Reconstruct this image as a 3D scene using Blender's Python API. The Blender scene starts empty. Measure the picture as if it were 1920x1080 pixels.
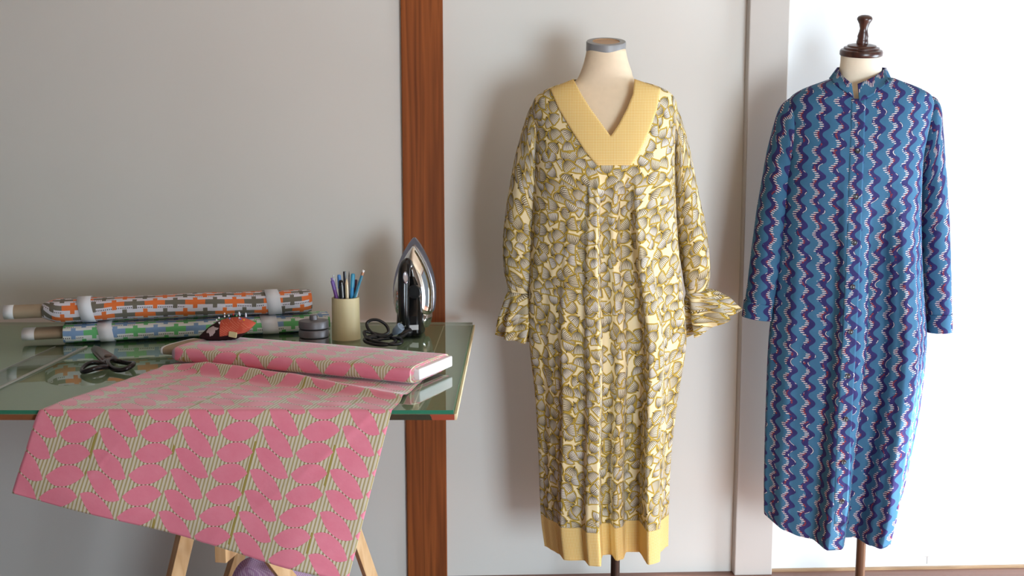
import bpy, bmesh, math, random
from mathutils import Vector, Matrix, noise
random.seed(7)
S = bpy.context.scene
COL = S.collection
PI = math.pi

# ------------------------------------------------------------------ camera
CAM_Z, PITCH, F = 1.234, math.radians(7.5), 2060.0
cd = bpy.data.cameras.new('camera')
cd.sensor_width = 36.0
cd.lens = 36.0 * F / 1920.0
cd.clip_start = 0.05
cam = bpy.data.objects.new('camera', cd)
COL.objects.link(cam)
cam.location = (0, 0, CAM_Z)
cam.rotation_euler = (PI / 2 - PITCH, 0, 0)
S.camera = cam

# ------------------------------------------------------------------ light and exposure
S.view_settings.view_transform = 'Standard'
S.view_settings.look = 'None'
S.view_settings.gamma = 1.0
S.view_settings.use_curve_mapping = False
S.view_settings.exposure = 0.78
S.cycles.use_denoising = True
S.cycles.denoising_prefilter = 'ACCURATE'
S.cycles.max_bounces = 10
S.cycles.diffuse_bounces = 5
S.cycles.sample_clamp_indirect = 8.0

wd = bpy.data.worlds.new('daylight')
S.world = wd
wd.use_nodes = True
wd.node_tree.nodes['Background'].inputs[0].default_value = (0.72, 0.86, 1.0, 1)
wd.node_tree.nodes['Background'].inputs[1].default_value = 0.25

SUN_EL = math.radians(45)
sd = bpy.data.lights.new('sun', 'SUN')
sd.energy = 16.0
sd.angle = math.radians(2.5)
sd.color = (1.0, 0.95, 0.89)
sun = bpy.data.objects.new('sun', sd)
COL.objects.link(sun)
sun_dir = Vector((-math.cos(SUN_EL), 0.025, -math.sin(SUN_EL)))
sun.rotation_euler = sun_dir.to_track_quat('-Z', 'Y').to_euler()

WIN_X, WIN_Y0, WIN_Y1, WIN_Z1 = 2.60, -0.6, 2.95, 2.32
FWX0, FWX1, FWZ1 = 0.9, 2.55, 1.35          # low garden window behind the camera, to the right
for nm, loc, rot, sx, sy, watts in (('garden_window_daylight', ((FWX0 + FWX1) / 2, -1.62, 0.68), (PI / 2, 0, 0), FWX1 - FWX0 - 0.1, 1.2, 88),
                                    ('side_window_daylight', (WIN_X + 0.03, 2.30, 0.62), (0, PI / 2, 0), 1.15, 1.15, 44)):
    ad = bpy.data.lights.new(nm, 'AREA')
    ad.shape = 'RECTANGLE'
    ad.size, ad.size_y = sx, sy
    ad.energy = watts
    ad.color = (0.77, 0.895, 1.0)
    al = bpy.data.objects.new(nm, ad)
    COL.objects.link(al)
    al.location = loc
    al.rotation_euler = rot

# ------------------------------------------------------------------ helpers
cP, sP = math.cos(PITCH), math.sin(PITCH)


def ray(u, v):
    a, b = (u - 960) / F, (540 - v) / F
    return Vector((a, cP + b * sP, -sP + b * cP))


def at_y(u, v, Y):
    d = ray(u, v)
    t = Y / d.y
    return Vector((d.x * t, Y, CAM_Z + d.z * t))


def at_z(u, v, z):
    d = ray(u, v)
    t = (z - CAM_Z) / d.z
    return Vector((d.x * t, d.y * t, z))


def lerp(a, b, t):
    return a + (b - a) * t


def table_lookup(rows, x):
    """piecewise smooth interpolation of rows [(x, a, b, ...)]"""
    if x <= rows[0][0]:
        return rows[0][1:]
    for i in range(len(rows) - 1):
        if x <= rows[i + 1][0]:
            t = (x - rows[i][0]) / (rows[i + 1][0] - rows[i][0])
            # catmull-rom (non uniform simplification)
            p0 = rows[max(i - 1, 0)]
            p1, p2 = rows[i], rows[i + 1]
            p3 = rows[min(i + 2, len(rows) - 1)]
            out = []
            h = p2[0] - p1[0]
            for k in range(1, len(p1)):
                m1 = (p2[k] - p0[k]) / max(p2[0] - p0[0], 1e-6)
                m2 = (p3[k] - p1[k]) / max(p3[0] - p1[0], 1e-6)
                t2, t3 = t * t, t * t * t
                out.append((2 * t3 - 3 * t2 + 1) * p1[k] + (t3 - 2 * t2 + t) * h * m1 + (-2 * t3 + 3 * t2) * p2[k] + (t3 - t2) * h * m2)
            return tuple(out)
    return rows[-1][1:]


ORG = {}


def tag(o, label=None, cat=None, group=None, kind=None):
    if label: o['label'] = label
    if cat: o['category'] = cat
    if group: o['group'] = group
    if kind: o['kind'] = kind
    return o


def thing(name, loc, label, cat, group=None):
    o = bpy.data.objects.new(name, None)
    o.empty_display_size = 0.03
    COL.objects.link(o)
    o.location = loc
    ORG[o.name] = Vector(loc)
    return tag(o, label, cat, group)


class MB:
    """collects world-space geometry; build() links ONE mesh object"""

    def __init__(s):
        s.v, s.f, s.uv, s.mi = [], [], [], []

    def grid(s, rows, closed=False, uv=None, mi=0, flip=False):
        n0 = len(s.v)
        R, C = len(rows), len(rows[0])
        for i, r in enumerate(rows):
            for j, p in enumerate(r):
                s.v.append(Vector(p))
                s.uv.append(uv[i][j] if uv else (j / max(C - 1, 1), i / max(R - 1, 1)))
        for i in range(R - 1):
            for j in range(C if closed else C - 1):
                j2 = (j + 1) % C
                q = [n0 + i * C + j, n0 + i * C + j2, n0 + (i + 1) * C + j2, n0 + (i + 1) * C + j]
                s.f.append(q[::-1] if flip else q)
                s.mi.append(mi)
        return n0

    def ngon(s, pts, mi=0):
        n0 = len(s.v)
        for p in pts:
            s.v.append(Vector(p)); s.uv.append((p[0], p[1]))
        s.f.append(list(range(n0, n0 + len(pts)))); s.mi.append(mi)

    def fan(s, ring, centre, mi=0):
        n0 = len(s.v)
        for p in ring:
            s.v.append(Vector(p)); s.uv.append((p[0], p[2]))
        s.v.append(Vector(centre)); s.uv.append((centre[0], centre[2]))
        n = len(ring)
        for j in range(n):
            s.f.append([n0 + j, n0 + (j + 1) % n, n0 + n]); s.mi.append(mi)

    def hexa(s, p, mi=0):
        """8 corners: bottom 4 (ccw) then top 4"""
        n0 = len(s.v)
        for q in p:
            s.v.append(Vector(q)); s.uv.append((q[0], q[1] + q[2]))
        for f in ((3, 2, 1, 0), (4, 5, 6, 7), (0, 1, 5, 4), (1, 2, 6, 5), (2, 3, 7, 6), (3, 0, 4, 7)):
            s.f.append([n0 + k for k in f]); s.mi.append(mi)

    def box(s, lo, hi, mi=0):
        x0, y0, z0 = lo; x1, y1, z1 = hi
        s.hexa([(x0, y0, z0), (x1, y0, z0), (x1, y1, z0), (x0, y1, z0), (x0, y0, z1), (x1, y0, z1), (x1, y1, z1), (x0, y1, z1)], mi)

    def beam(s, p0, p1, a, b, mi=0):
        """box bar from p0 to p1; a, b are half-extent vectors"""
        p0, p1, a, b = Vector(p0), Vector(p1), Vector(a), Vector(b)
        s.hexa([p0 - a - b, p0 + a - b, p0 + a + b, p0 - a + b, p1 - a - b, p1 + a - b, p1 + a + b, p1 - a + b], mi)

    def lathe(s, prof, base, axis=(0, 0, 1), n=40, mi=0, caps=True):
        ax = Vector(axis).normalized()
        e1 = ax.orthogonal().normalized(); e2 = ax.cross(e1)
        base = Vector(base)
        rows = []
        for r, h in prof:
            rows.append([base + ax * h + (e1 * math.cos(2 * PI * k / n) + e2 * math.sin(2 * PI * k / n)) * r for k in range(n)])
        s.grid(rows, closed=True, mi=mi)
        if caps:
            if prof[0][0] > 1e-5: s.fan(rows[0][::-1], base + ax * prof[0][1], mi)
            if prof[-1][0] > 1e-5: s.fan(rows[-1], base + ax * prof[-1][1], mi)

    def tube(s, pts, rad, n=12, mi=0, closed=False, caps=True, squash=None):
        pts = [Vector(p) for p in pts]
        N = len(pts)
        rr = rad if isinstance(rad, (list, tuple)) else [rad] * N
        up = None
        rows = []
        for i in range(N):
            a = pts[(i - 1) % N] if (closed or i > 0) else pts[i]
            b = pts[(i + 1) % N] if (closed or i < N - 1) else pts[i]
            t = (b - a).normalized()
            if up is None:
                up = Vector((0, 0, 1)) if abs(t.z) < 0.9 else Vector((1, 0, 0))
            up = (up - t * up.dot(t)).normalized()
            w = t.cross(up)
            q = squash if squash else 1.0
            rows.append([pts[i] + (w * math.cos(2 * PI * k / n) + up * math.sin(2 * PI * k / n) * q) * rr[i] for k in range(n)])
        if closed:
            rows.append(rows[0])
        s.grid(rows, closed=True, mi=mi)
        if caps and not closed:
            s.fan(rows[0][::-1], pts[0], mi); s.fan(rows[-1], pts[-1], mi)

    def build(s, name, mats, parent=None, smooth=True, bevel=0, solid=0, subsurf=0, angle=40, keep=None):
        if not isinstance(mats, (list, tuple)): mats = [mats]
        org = ORG[parent.name] if parent else None
        if org is None:
            xs = [p.x for p in s.v]; ys = [p.y for p in s.v]; zs = [p.z for p in s.v]
            org = Vector(((min(xs) + max(xs)) / 2, (min(ys) + max(ys)) / 2, min(zs)))
        me = bpy.data.meshes.new(name)
        me.from_pydata([p - org for p in s.v], [], s.f)
        for m in mats: me.materials.append(m)
        me.polygons.foreach_set('material_index', s.mi)
        l = me.uv_layers.new(name='UVMap')
        uvs = []
        for p in me.polygons:
            for vi in p.vertices: uvs.extend(s.uv[vi])
        l.data.foreach_set('uv', uvs)
        bm = bmesh.new(); bm.from_mesh(me)
        bmesh.ops.remove_doubles(bm, verts=bm.verts, dist=1e-6)
        bmesh.ops.recalc_face_normals(bm, faces=bm.faces)
        for e in bm.edges:
            if len(e.link_faces) == 2 and e.calc_face_angle(0) > math.radians(angle): e.smooth = False
        for f in bm.faces: f.smooth = smooth
        bm.to_mesh(me); bm.free()
        o = bpy.data.objects.new(name, me)
        COL.objects.link(o)
        if parent:
            o.parent = parent
        else:
            o.location = org
        ORG[o.name] = org
        if bevel:
            m = o.modifiers.new('edge', 'BEVEL'); m.width = bevel; m.segments = 2; m.limit_method = 'ANGLE'; m.harden_normals = False
        if subsurf:
            m = o.modifiers.new('sub', 'SUBSURF'); m.levels = subsurf; m.render_levels = subsurf
        if solid:
            m = o.modifiers.new('thick', 'SOLIDIFY'); m.thickness = solid; m.offset = -1
        return o


# ------------------------------------------------------------------ materials
def lin(c):
    return tuple(((x / 255) / 12.92 if x / 255 <= 0.04045 else ((x / 255 + 0.055) / 1.055) ** 2.4) for x in c)


class N:
    """a node socket (or number) with arithmetic"""

    def __init__(s, nt, x): s.nt, s.x = nt, x

    def op(s, name, *others, clamp=False):
        n = s.nt.nodes.new('ShaderNodeMath'); n.operation = name; n.use_clamp = clamp
        for i, q in enumerate((s,) + others):
            q = q.x if isinstance(q, N) else q
            if isinstance(q, (int, float)): n.inputs[i].default_value = q
            else: s.nt.links.new(q, n.inputs[i])
        return N(s.nt, n.outputs[0])

    def __add__(s, o): return s.op('ADD', o)
    __radd__ = __add__
    def __sub__(s, o): return s.op('SUBTRACT', o)
    def __rsub__(s, o): return N(s.nt, o).op('SUBTRACT', s)
    def __mul__(s, o): return s.op('MULTIPLY', o)
    __rmul__ = __mul__
    def __truediv__(s, o): return s.op('DIVIDE', o)
    def __lt__(s, o): return s.op('LESS_THAN', o)
    def __gt__(s, o): return s.op('GREATER_THAN', o)
    def abs(s): return s.op('ABSOLUTE')
    def frac(s): return s.op('FRACT')
    def floor(s): return s.op('FLOOR')
    def sin(s): return s.op('SINE')
    def cos(s): return s.op('COSINE')
    def sqrt(s): return s.op('SQRT')
    def max(s, o): return s.op('MAXIMUM', o)
    def min(s, o): return s.op('MINIMUM', o)
    def rnd(s, k=1.0): return ((s * (12.9898 * k) + 4.137 * k).sin() * 43758.5453).frac()


class Mat:
    def __init__(s, name, rough=0.8, metal=0.0, spec=0.5, col=(200, 200, 200)):
        s.m = bpy.data.materials.new(name); s.m.use_nodes = True
        s.nt = s.m.node_tree
        s.p = s.nt.nodes['Principled BSDF']
        s.p.inputs['Roughness'].default_value = rough
        s.p.inputs['Metallic'].default_value = metal
        s.p.inputs['Specular IOR Level'].default_value = spec
        s.p.inputs['Base Color'].default_value = lin(col) + (1,)
        s._tc = None

    def coord(s, which='UV'):
        if s._tc is None: s._tc = s.nt.nodes.new('ShaderNodeTexCoord')
        return s._tc.outputs[which]

    def xyz(s, vec):
        n = s.nt.nodes.new('ShaderNodeSeparateXYZ'); s.nt.links.new(vec, n.inputs[0])
        return [N(s.nt, n.outputs[i]) for i in range(3)]

    def vec(s, x, y, z=0.0):
        n = s.nt.nodes.new('ShaderNodeCombineXYZ')
        for i, q in enumerate((x, y, z)):
            if isinstance(q, N): s.nt.links.new(q.x, n.inputs[i])
            else: n.inputs[i].default_value = q
        return n.outputs[0]

    def noise(s, vec, scale, detail=3, rough=0.5):
        n = s.nt.nodes.new('ShaderNodeTexNoise'); n.inputs['Scale'].default_value = scale
        n.inputs['Detail'].default_value = detail; n.inputs['Roughness'].default_value = rough
        s.nt.links.new(vec, n.inputs['Vector'])
        return N(s.nt, n.outputs['Fac'])

    def mix(s, fac, a, b):
        n = s.nt.nodes.new('ShaderNodeMix'); n.data_type = 'RGBA'
        for sock, q in ((n.inputs[0], fac), (n.inputs[6], a), (n.inputs[7], b)):
            if isinstance(q, N): s.nt.links.new(q.x, sock)
            elif isinstance(q, tuple): sock.default_value = lin(q) + (1,)
            elif isinstance(q, (int, float)): sock.default_value = q
            else: s.nt.links.new(q, sock)
        return n.outputs[2]

    def base(s, sock): s.nt.links.new(sock, s.p.inputs['Base Color']); return s

    def bump(s, h, strength=0.2, dist=0.002):
        n = s.nt.nodes.new('ShaderNodeBump'); n.inputs['Strength'].default_value = strength; n.inputs['Distance'].default_value = dist
        s.nt.links.new(h.x, n.inputs['Height']); s.nt.links.new(n.outputs[0], s.p.inputs['Normal'])
        return s

    def translucent(s, sock, amount):
        """thin cloth lets some light through"""
        t = s.nt.nodes.new('ShaderNodeBsdfTranslucent'); s.nt.links.new(sock, t.inputs[0])
        mx = s.nt.nodes.new('ShaderNodeMixShader'); mx.inputs[0].default_value = amount
        out = s.nt.nodes['Material Output']
        s.nt.links.new(s.p.outputs[0], mx.inputs[1]); s.nt.links.new(t.outputs[0], mx.inputs[2]); s.nt.links.new(mx.outputs[0], out.inputs[0])
        return s


def plain(name, col, rough=0.6, metal=0.0, spec=0.5, var=0.0, scale=30):
    m = Mat(name, rough, metal, spec, col)
    k = m.noise(m.coord('Object'), scale, 4)
    d = tuple(max(0, c * (1 - max(var, 0.04))) for c in col)
    m.base(m.mix(k, d, col))
    return m.m


def wood(name, dark, light, axis=2, scale=60, rough=0.5, stretch=0.05, spec=0.4):
    m = Mat(name, rough, 0, spec)
    c = m.xyz(m.coord('Object'))
    sc = [1.0, 1.0, 1.0]; sc[axis] = stretch
    v = m.vec(c[0] * sc[0], c[1] * sc[1], c[2] * sc[2])
    k1 = m.noise(v, scale, 6, 0.6)
    k2 = m.noise(v, scale * 0.25, 3, 0.6)
    rings = ((k2 * 9.0).frac() - 0.5).abs() * 2.0
    k = (k1 * 0.6 + rings * 0.25 + k2 * 0.25)
    mr = m.nt.nodes.new('ShaderNodeMapRange')
    mr.inputs[1].default_value = 0.32; mr.inputs[2].default_value = 0.75
    m.nt.links.new(k.x, mr.inputs[0])
    m.base(m.mix(N(m.nt, mr.outputs[0]), dark, light))
    m.bump(k1, 0.12, 0.001)
    return m.m


def weave_bump(m, u, v, pitch=0.0012):
    h = ((u * (2 * PI / pitch)).sin() + (v * (2 * PI / pitch)).sin()) * 0.25
    return h


def mat_seedheads():
    """cream cotton block printed with striped half-round seed heads"""
    m = Mat('seed_head_print_cotton', 0.85, 0, 0.2)
    u, v, _ = m.xyz(m.coord())
    nz = m.noise(m.coord(), 60, 2)
    SC = 29.0
    vec = m.vec(u * SC + nz * 0.15, v * SC + nz * 0.15, 0.0)
    col = None
    base = m.mix(m.noise(m.coord(), 35, 3), (246, 230, 180), (250, 240, 206))
    for layer in (1, 0):
        vo = m.nt.nodes.new('ShaderNodeTexVoronoi'); vo.voronoi_dimensions = '2D'; vo.feature = 'F1'
        vo.inputs['Scale'].default_value = 1.0; vo.inputs['Randomness'].default_value = 0.55
        vv = m.vec(u * SC + nz * 0.15 + 17.37 * layer, v * SC + nz * 0.15 + 5.61 * layer, 0.0)
        m.nt.links.new(vv, vo.inputs['Vector'])
        cx, cy, _ = m.xyz(vo.outputs['Position'])
        sx, sy, _ = m.xyz(vv)
        rr = m.nt.nodes.new('ShaderNodeSeparateColor'); m.nt.links.new(vo.outputs['Color'], rr.inputs[0])
        r1, r2, r3 = (N(m.nt, rr.outputs[i]) for i in range(3))
        dx, dy = sx - cx, sy - cy
        ang = r1 * (2 * PI)
        ca, sa = ang.cos(), ang.sin()
        size = r2 * 0.25 + 0.92
        x = (dx * ca - dy * sa) / size
        y = (dx * sa + dy * ca) / size
        keep = (r3 > 0.02) if layer == 0 else (r3 > 0.15)
        yn = (y + 0.22) / 0.58
        w = ((1.0 - yn * yn).max(0.0004)).sqrt() * 0.41
        k = x / w
        ka = k.abs()
        inside = (yn > 0.0) * (yn < 1.0) * (ka < 1.0) * keep
        tri = ((k * 4.0 + 0.5).frac() - 0.5).abs() * 2.0      # stripes along the meridians
        white = (tri > (yn * yn * 0.7 + 0.27)) * (ka < 0.9)
        yh = (y + 0.32) / 0.78
        wh = ((1.0 - yh * yh).max(0.0004)).sqrt() * 0.50
        halo = (yh > 0.0) * (yh < 1.0) * ((x.abs() / wh) < 1.0) * keep
        stem = (x.abs() < 0.03) * (y > 0.34) * (y < 0.52) * keep
        ink = m.mix(nz, (78, 68, 50), (116, 98, 62))
        pale = m.mix(r2, (246, 243, 234), (226, 216, 184))
        motif = m.mix(white, ink, pale)
        base = m.mix(halo, base, m.mix(nz, (178, 150, 56), (208, 178, 80)))
        base = m.mix(inside, base, motif)
        base = m.mix(stem, base, (84, 66, 34))
    m.base(base)
    m.bump(m.noise(m.coord(), 45, 4), 0.25, 0.004)
    return m.translucent(base, 0.24).m


def mat_gingham(name, ground, line, both, pitch, tr=0.30):
    m = Mat(name, 0.85, 0, 0.2)
    u, v, _ = m.xyz(m.coord())
    a = (u / pitch).frac() < 0.5
    b = (v / pitch).frac() < 0.5
    c = m.mix(a, m.mix(b, ground, line), m.mix(b, line, both))
    m.base(c)
    m.bump(m.noise(m.coord(), 40, 3), 0.2, 0.003)
    return m.translucent(c, tr).m


def mat_waves():
    """blue cotton printed with upright indigo waves edged by pale ticks"""
    m = Mat('blue_wave_print_cotton', 0.8, 0, 0.25)
    u, v, _ = m.xyz(m.coord())
    n1 = m.noise(m.coord(), 25, 2) - 0.5
    n2 = m.noise(m.coord(), 90, 2) - 0.5
    W, P, A = 0.0445, 0.041, 0.0085
    uu = u + n1 * 0.006 + n2 * 0.002
    vv = v + n1 * 0.006
    colid = (uu / W).floor()
    ph = colid.rnd() * 0.25
    s0 = ((vv / P + ph) * (2 * PI)).sin() * (n1 * 1.4 + 1.05)
    wave = s0 + ((vv / P + ph) * (6 * PI)).sin() * 0.02
    d = ((uu / W).frac() - 0.5) * W - wave * A
    band = (d - 0.001).abs() < (0.0091 + n2 * 0.003)
    d2 = ((uu / W).frac() - 0.5) * W - wave * (A * 0.8) + 0.0084
    tick = (d2.abs() < (0.0047 + n1 * 0.007)) * (((vv + u * 0.12) / 0.0050).frac() < 0.39)
    tick = tick * (m.noise(m.coord(), 50, 1) > 0.44)
    red = (d2 > 0.0025) * (d2 < 0.008) * (m.noise(m.coord(), 70, 1) > 0.53) * (((vv + u * 0.12) / 0.0054).frac() < 0.75)
    line = ((d - 0.008).abs() < 0.0009) * (m.noise(m.coord(), 38, 1) > 0.60)
    ground = m.mix(m.noise(m.coord(), 18, 3), (44, 88, 120), (64, 114, 148))
    indigo = m.mix(m.noise(m.coord(), 60, 3), (28, 28, 74), (54, 52, 112))
    c = m.mix(band, ground, indigo)
    c = m.mix(red * (band), c, (126, 52, 60))
    c = m.mix(tick, c, (212, 198, 194))
    c = m.mix(line, c, (206, 204, 200))
    m.base(c)
    m.bump(m.noise(m.coord(), 30, 4), 0.2, 0.004)
    return m.translucent(c, 0.08).m


def mat_leaves():
    """pink leaf chevrons over olive and cream stripes"""
    m = Mat('pink_leaf_print_cotton', 0.72, 0, 0.3)
    u, v, _ = m.xyz(m.coord())
    n1 = m.noise(m.coord(), 12, 2) - 0.5
    n2 = m.noise(m.coord(), 60, 3) - 0.5
    W, P = 0.139, 0.0402
    uu, vv = u + n1 * 0.006, v + n1 * 0.004
    stripe = (u / 0.0066).frac()
    c = m.mix(stripe < 0.44, (226, 221, 203), m.mix(n2 + 0.5, (192, 178, 134), (178, 166, 116)))
    seam = ((u / W + 0.27).frac() - 0.5).abs() < 0.016
    c = m.mix(seam * (n1 > 0.03), c, (172, 158, 84))

    def leaf(off, slope, half, thick):
        x = ((uu / W + off).frac() - 0.5) * W
        y = (((vv - x * slope) / P).frac() - 0.5) * P
        prof = 1.0 - ((x / half).abs()).op('POWER', 2.3)
        return y.abs() / (prof.max(0.0001) * thick), (x.abs() < half)
    pink = m.mix(m.noise(m.coord(), 22, 4, 0.65), (240, 130, 156), (248, 162, 184))
    for q in (leaf(0.5, 0.30, 0.0326, 0.0194), leaf(0.0, -0.50, 0.0346, 0.0191)):
        edge = (q[0] < 1.07) * q[1]
        ins = (q[0] < 1.0) * q[1]
        c = m.mix(edge * (stripe < 0.5), c, (150, 110, 84))
        c = m.mix(ins, c, pink)
    m.base(c)
    h = m.noise(m.coord(), 26, 5, 0.6)
    m.bump(h, 0.25, 0.004)
    m.p.inputs['Sheen Weight'].default_value = 0.9
    m.p.inputs['Sheen Roughness'].default_value = 0.35
    return m.translucent(c, 0.1).m


def mat_plus(name, ca, cb, white):
    """blocks of plus signs in two colours with white boxes and dotted rows between"""
    m = Mat(name, 0.8, 0, 0.25)
    u, v, _ = m.xyz(m.coord())
    n1 = m.noise(m.coord(), 30, 2) - 0.5
    u = u + n1 * 0.004
    v = v + n1 * 0.003
    PU, PV = 0.047, 0.0300
    r = (v / PV).floor()
    fv = (v / PV).frac()
    fu0 = u / PU + r * 0.5
    cell = fu0.floor()
    fu = fu0.frac()
    par = ((cell + r) * 0.5).frac() > 0.25
    colr = m.mix(par, ca, cb)
    horiz = (fv - 0.5).abs() < 0.215
    vert = (fu - 0.5).abs() < 0.11
    fu2 = (fu0 + 0.5).frac()
    par2 = (((fu0 + 0.5).floor() + r) * 0.5).frac() > 0.25
    vert2 = ((fu2 - 0.5).abs() < 0.10) * (fv > 0.70)
    c = m.mix(m.noise(m.coord(), 40, 2), white, tuple(min(255, x + 14) for x in white))
    dots = (((u / 0.0042).frac() - 0.5).abs() < 0.22) * ((fv - 0.10).abs() < 0.05) * ((cell * 3.3 + r * 7.7).rnd() > 0.45)
    c = m.mix(dots, c, (38, 40, 48))
    c = m.mix(horiz.max(vert), c, colr)
    m.base(c)
    m.bump(m.noise(m.coord(), 35, 4), 0.25, 0.003)
    return m.m


def mat_wall(name, a, b):
    m = Mat(name, 0.9, 0, 0.15)
    m.base(m.mix(m.noise(m.coord('Object'), 1.6, 4), a, b))
    m.bump(m.noise(m.coord('Object'), 120, 4), 0.05, 0.001)
    return m.m


def mat_floor():
    m = Mat('red_brown_floorboards', 0.45, 0, 0.4)
    x, y, z = m.xyz(m.coord('Object'))
    b = (y / 0.11)
    idx = b.floor()
    v = m.vec(x * 0.06 + idx * 3.1, y * 1.0, 0.0)
    k = m.noise(v, 45, 5, 0.6)
    tone = idx.rnd()
    c = m.mix(k, m.mix(tone, (100, 68, 56), (110, 75, 61)), m.mix(tone, (146, 106, 90), (136, 100, 86)))
    gap = (b.frac() - 0.5).abs() > 0.488
    m.base(m.mix(gap, c, (52, 30, 22)))
    return m.m


def front_only(nt, fr, mx):
    """mirror only where light meets the outside of the sheet"""
    g_ = nt.nodes.new('ShaderNodeNewGeometry')
    q = nt.nodes.new('ShaderNodeMath'); q.operation = 'SUBTRACT'; q.inputs[0].default_value = 1.0
    nt.links.new(g_.outputs['Backfacing'], q.inputs[1])
    k = nt.nodes.new('ShaderNodeMath'); k.operation = 'MULTIPLY'
    nt.links.new(fr.outputs[0], k.inputs[0]); nt.links.new(q.outputs[0], k.inputs[1]); nt.links.new(k.outputs[0], mx.inputs[0])


def mat_glass():
    m = Mat('table_glass')
    nt = m.nt
    fr = nt.nodes.new('ShaderNodeFresnel'); fr.inputs[0].default_value = 1.62
    tr = nt.nodes.new('ShaderNodeBsdfTransparent'); tr.inputs[0].default_value = (0.90, 0.96, 0.92, 1)
    gl = nt.nodes.new('ShaderNodeBsdfGlossy'); gl.inputs['Roughness'].default_value = 0.015; gl.inputs[0].default_value = (0.95, 1, 0.97, 1)
    mx = nt.nodes.new('ShaderNodeMixShader')
    front_only(nt, fr, mx)
    nt.links.new(tr.outputs[0], mx.inputs[1]); nt.links.new(gl.outputs[0], mx.inputs[2])
    nt.links.new(mx.outputs[0], nt.nodes['Material Output'].inputs[0])
    return m.m


def mat_acrylic():
    m = Mat('clear_acrylic')
    nt = m.nt
    fr = nt.nodes.new('ShaderNodeFresnel'); fr.inputs[0].default_value = 1.5
    tr = nt.nodes.new('ShaderNodeBsdfTransparent'); tr.inputs[0].default_value = (0.93, 0.95, 0.95, 1)
    gl = nt.nodes.new('ShaderNodeBsdfGlossy'); gl.inputs['Roughness'].default_value = 0.05
    mx = nt.nodes.new('ShaderNodeMixShader')
    front_only(nt, fr, mx)
    nt.links.new(tr.outputs[0], mx.inputs[1]); nt.links.new(gl.outputs[0], mx.inputs[2])
    nt.links.new(mx.outputs[0], nt.nodes['Material Output'].inputs[0])
    return m.m


def mat_bamboo():
    m = Mat('bamboo', 0.5, 0, 0.4)
    x, y, z = m.xyz(m.coord('Object'))
    k = m.noise(m.vec(x, y, z * 0.03), 160, 4)
    c = m.mix(k, (204, 188, 146), (222, 208, 170))
    c = m.mix(m.noise(m.coord('Object'), 14, 3) * 0.6, c, (192, 176, 126))
    m.base(c)
    return m.m


def mat_board_edge():
    """ply edge of the table board, stained green with red paint at its right end"""
    m = Mat('stained_board_edge', 0.7, 0, 0.3)
    x, y, z = m.xyz(m.coord('Object'))
    k = m.noise(m.coord('Object'), 30, 4)
    c = m.mix(k, (150, 96, 60), (128, 78, 50))
    g = (x + k * 0.1) > 0.60
    c = m.mix(g, c, m.mix(k, (44, 52, 40), (74, 60, 40)))
    r = (x + k * 0.05) > 0.775
    c = m.mix(r, c, m.mix(k, (172, 66, 44), (148, 84, 58)))
    m.base(c)
    return m.m


M = {}
M['wall'] = mat_wall('warm_white_plaster', (214, 213, 208), (222, 221, 216))
M['panel'] = mat_wall('white_panel', (224, 228, 229), (230, 233, 234))
M['post'] = mat_wall('pale_grey_painted_wood', (184, 178, 172), (195, 189, 183))
M['pillar'] = wood('red_brown_pillar_wood', (100, 48, 16), (154, 84, 36), 2, 55, 0.6, 0.03, 0.25)
M['floor'] = mat_floor()
M['ceiling'] = wood('ceiling_boards', (196, 176, 150), (214, 196, 170), 0, 30, 0.7, 0.05)
M['pine'] = wood('pale_pine', (214, 166, 112), (238, 202, 152), 2, 50, 0.55, 0.06)
M['pine_edge'] = wood('pine_board_edge', (222, 200, 158), (240, 222, 184), 1, 70, 0.6, 0.08)
M['board_edge'] = mat_board_edge()
M['board_top'] = plain('board_face', (162, 172, 152), 0.8, var=0.06)
M['mat'] = plain('grey_green_cutting_mat', (158, 168, 146), 0.8, var=0.06)
M['mat_line'] = plain('mat_border_line', (226, 224, 206), 0.8)
M['glass'] = mat_glass()
M['glass_edge'] = plain('green_glass_edge', (52, 132, 104), 0.15, 0, 0.7)
M['acrylic'] = mat_acrylic()
M['acrylic_edge'] = plain('frosted_acrylic_edge', (170, 172, 168), 0.35)
M['seed'] = mat_seedheads()
M['yellow_check'] = mat_gingham('yellow_check_cotton', (252, 242, 196), (246, 218, 138), (232, 190, 104), 0.0038)
M['lilac_check'] = mat_gingham('lilac_check_cotton', (232, 214, 234), (206, 172, 208), (184, 146, 190), 0.0045)
M['waves'] = mat_waves()
M['leaves'] = mat_leaves()
M['orange'] = mat_plus('orange_grey_plus_print', (224, 118, 62), (112, 108, 98), (206, 204, 214))
M['green'] = mat_plus('green_blue_plus_print', (108, 190, 126), (128, 162, 204), (212, 220, 222))
M['form'] = plain('cream_form_linen', (232, 214, 186), 0.85, 0, 0.2, 0.06, 60)
M['form_white'] = plain('ivory_form_linen', (236, 224, 202), 0.85, 0, 0.2, 0.05, 60)
M['cap_grey'] = plain('grey_cap_plastic', (136, 138, 140), 0.4)
M['cap_wood'] = wood('cap_wood', (152, 120, 88), (186, 152, 116), 0, 60, 0.5, 0.1)
M['dark_wood'] = wood('turned_dark_wood', (42, 22, 18), (76, 42, 32), 2, 40, 0.28, 0.2, 0.6)
M['pole_dark'] = plain('dark_bronze_pole', (60, 44, 36), 0.35, 0.5)
M['pole_brown'] = plain('brown_steel_pole', (88, 66, 50), 0.35, 0.5)
M['iron_base'] = plain('black_cast_iron', (40, 38, 38), 0.6, 0.3)
M['chrome'] = plain('chrome', (222, 222, 220), 0.06, 1.0)
M['steel'] = plain('brushed_steel', (176, 180, 196), 0.25, 1.0)
M['black'] = plain('black_plastic', (14, 14, 16), 0.22)
M['cord'] = plain('black_rubber_cord', (22, 22, 26), 0.4)
M['plug'] = plain('grey_blue_plug', (122, 136, 152), 0.35)
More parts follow.
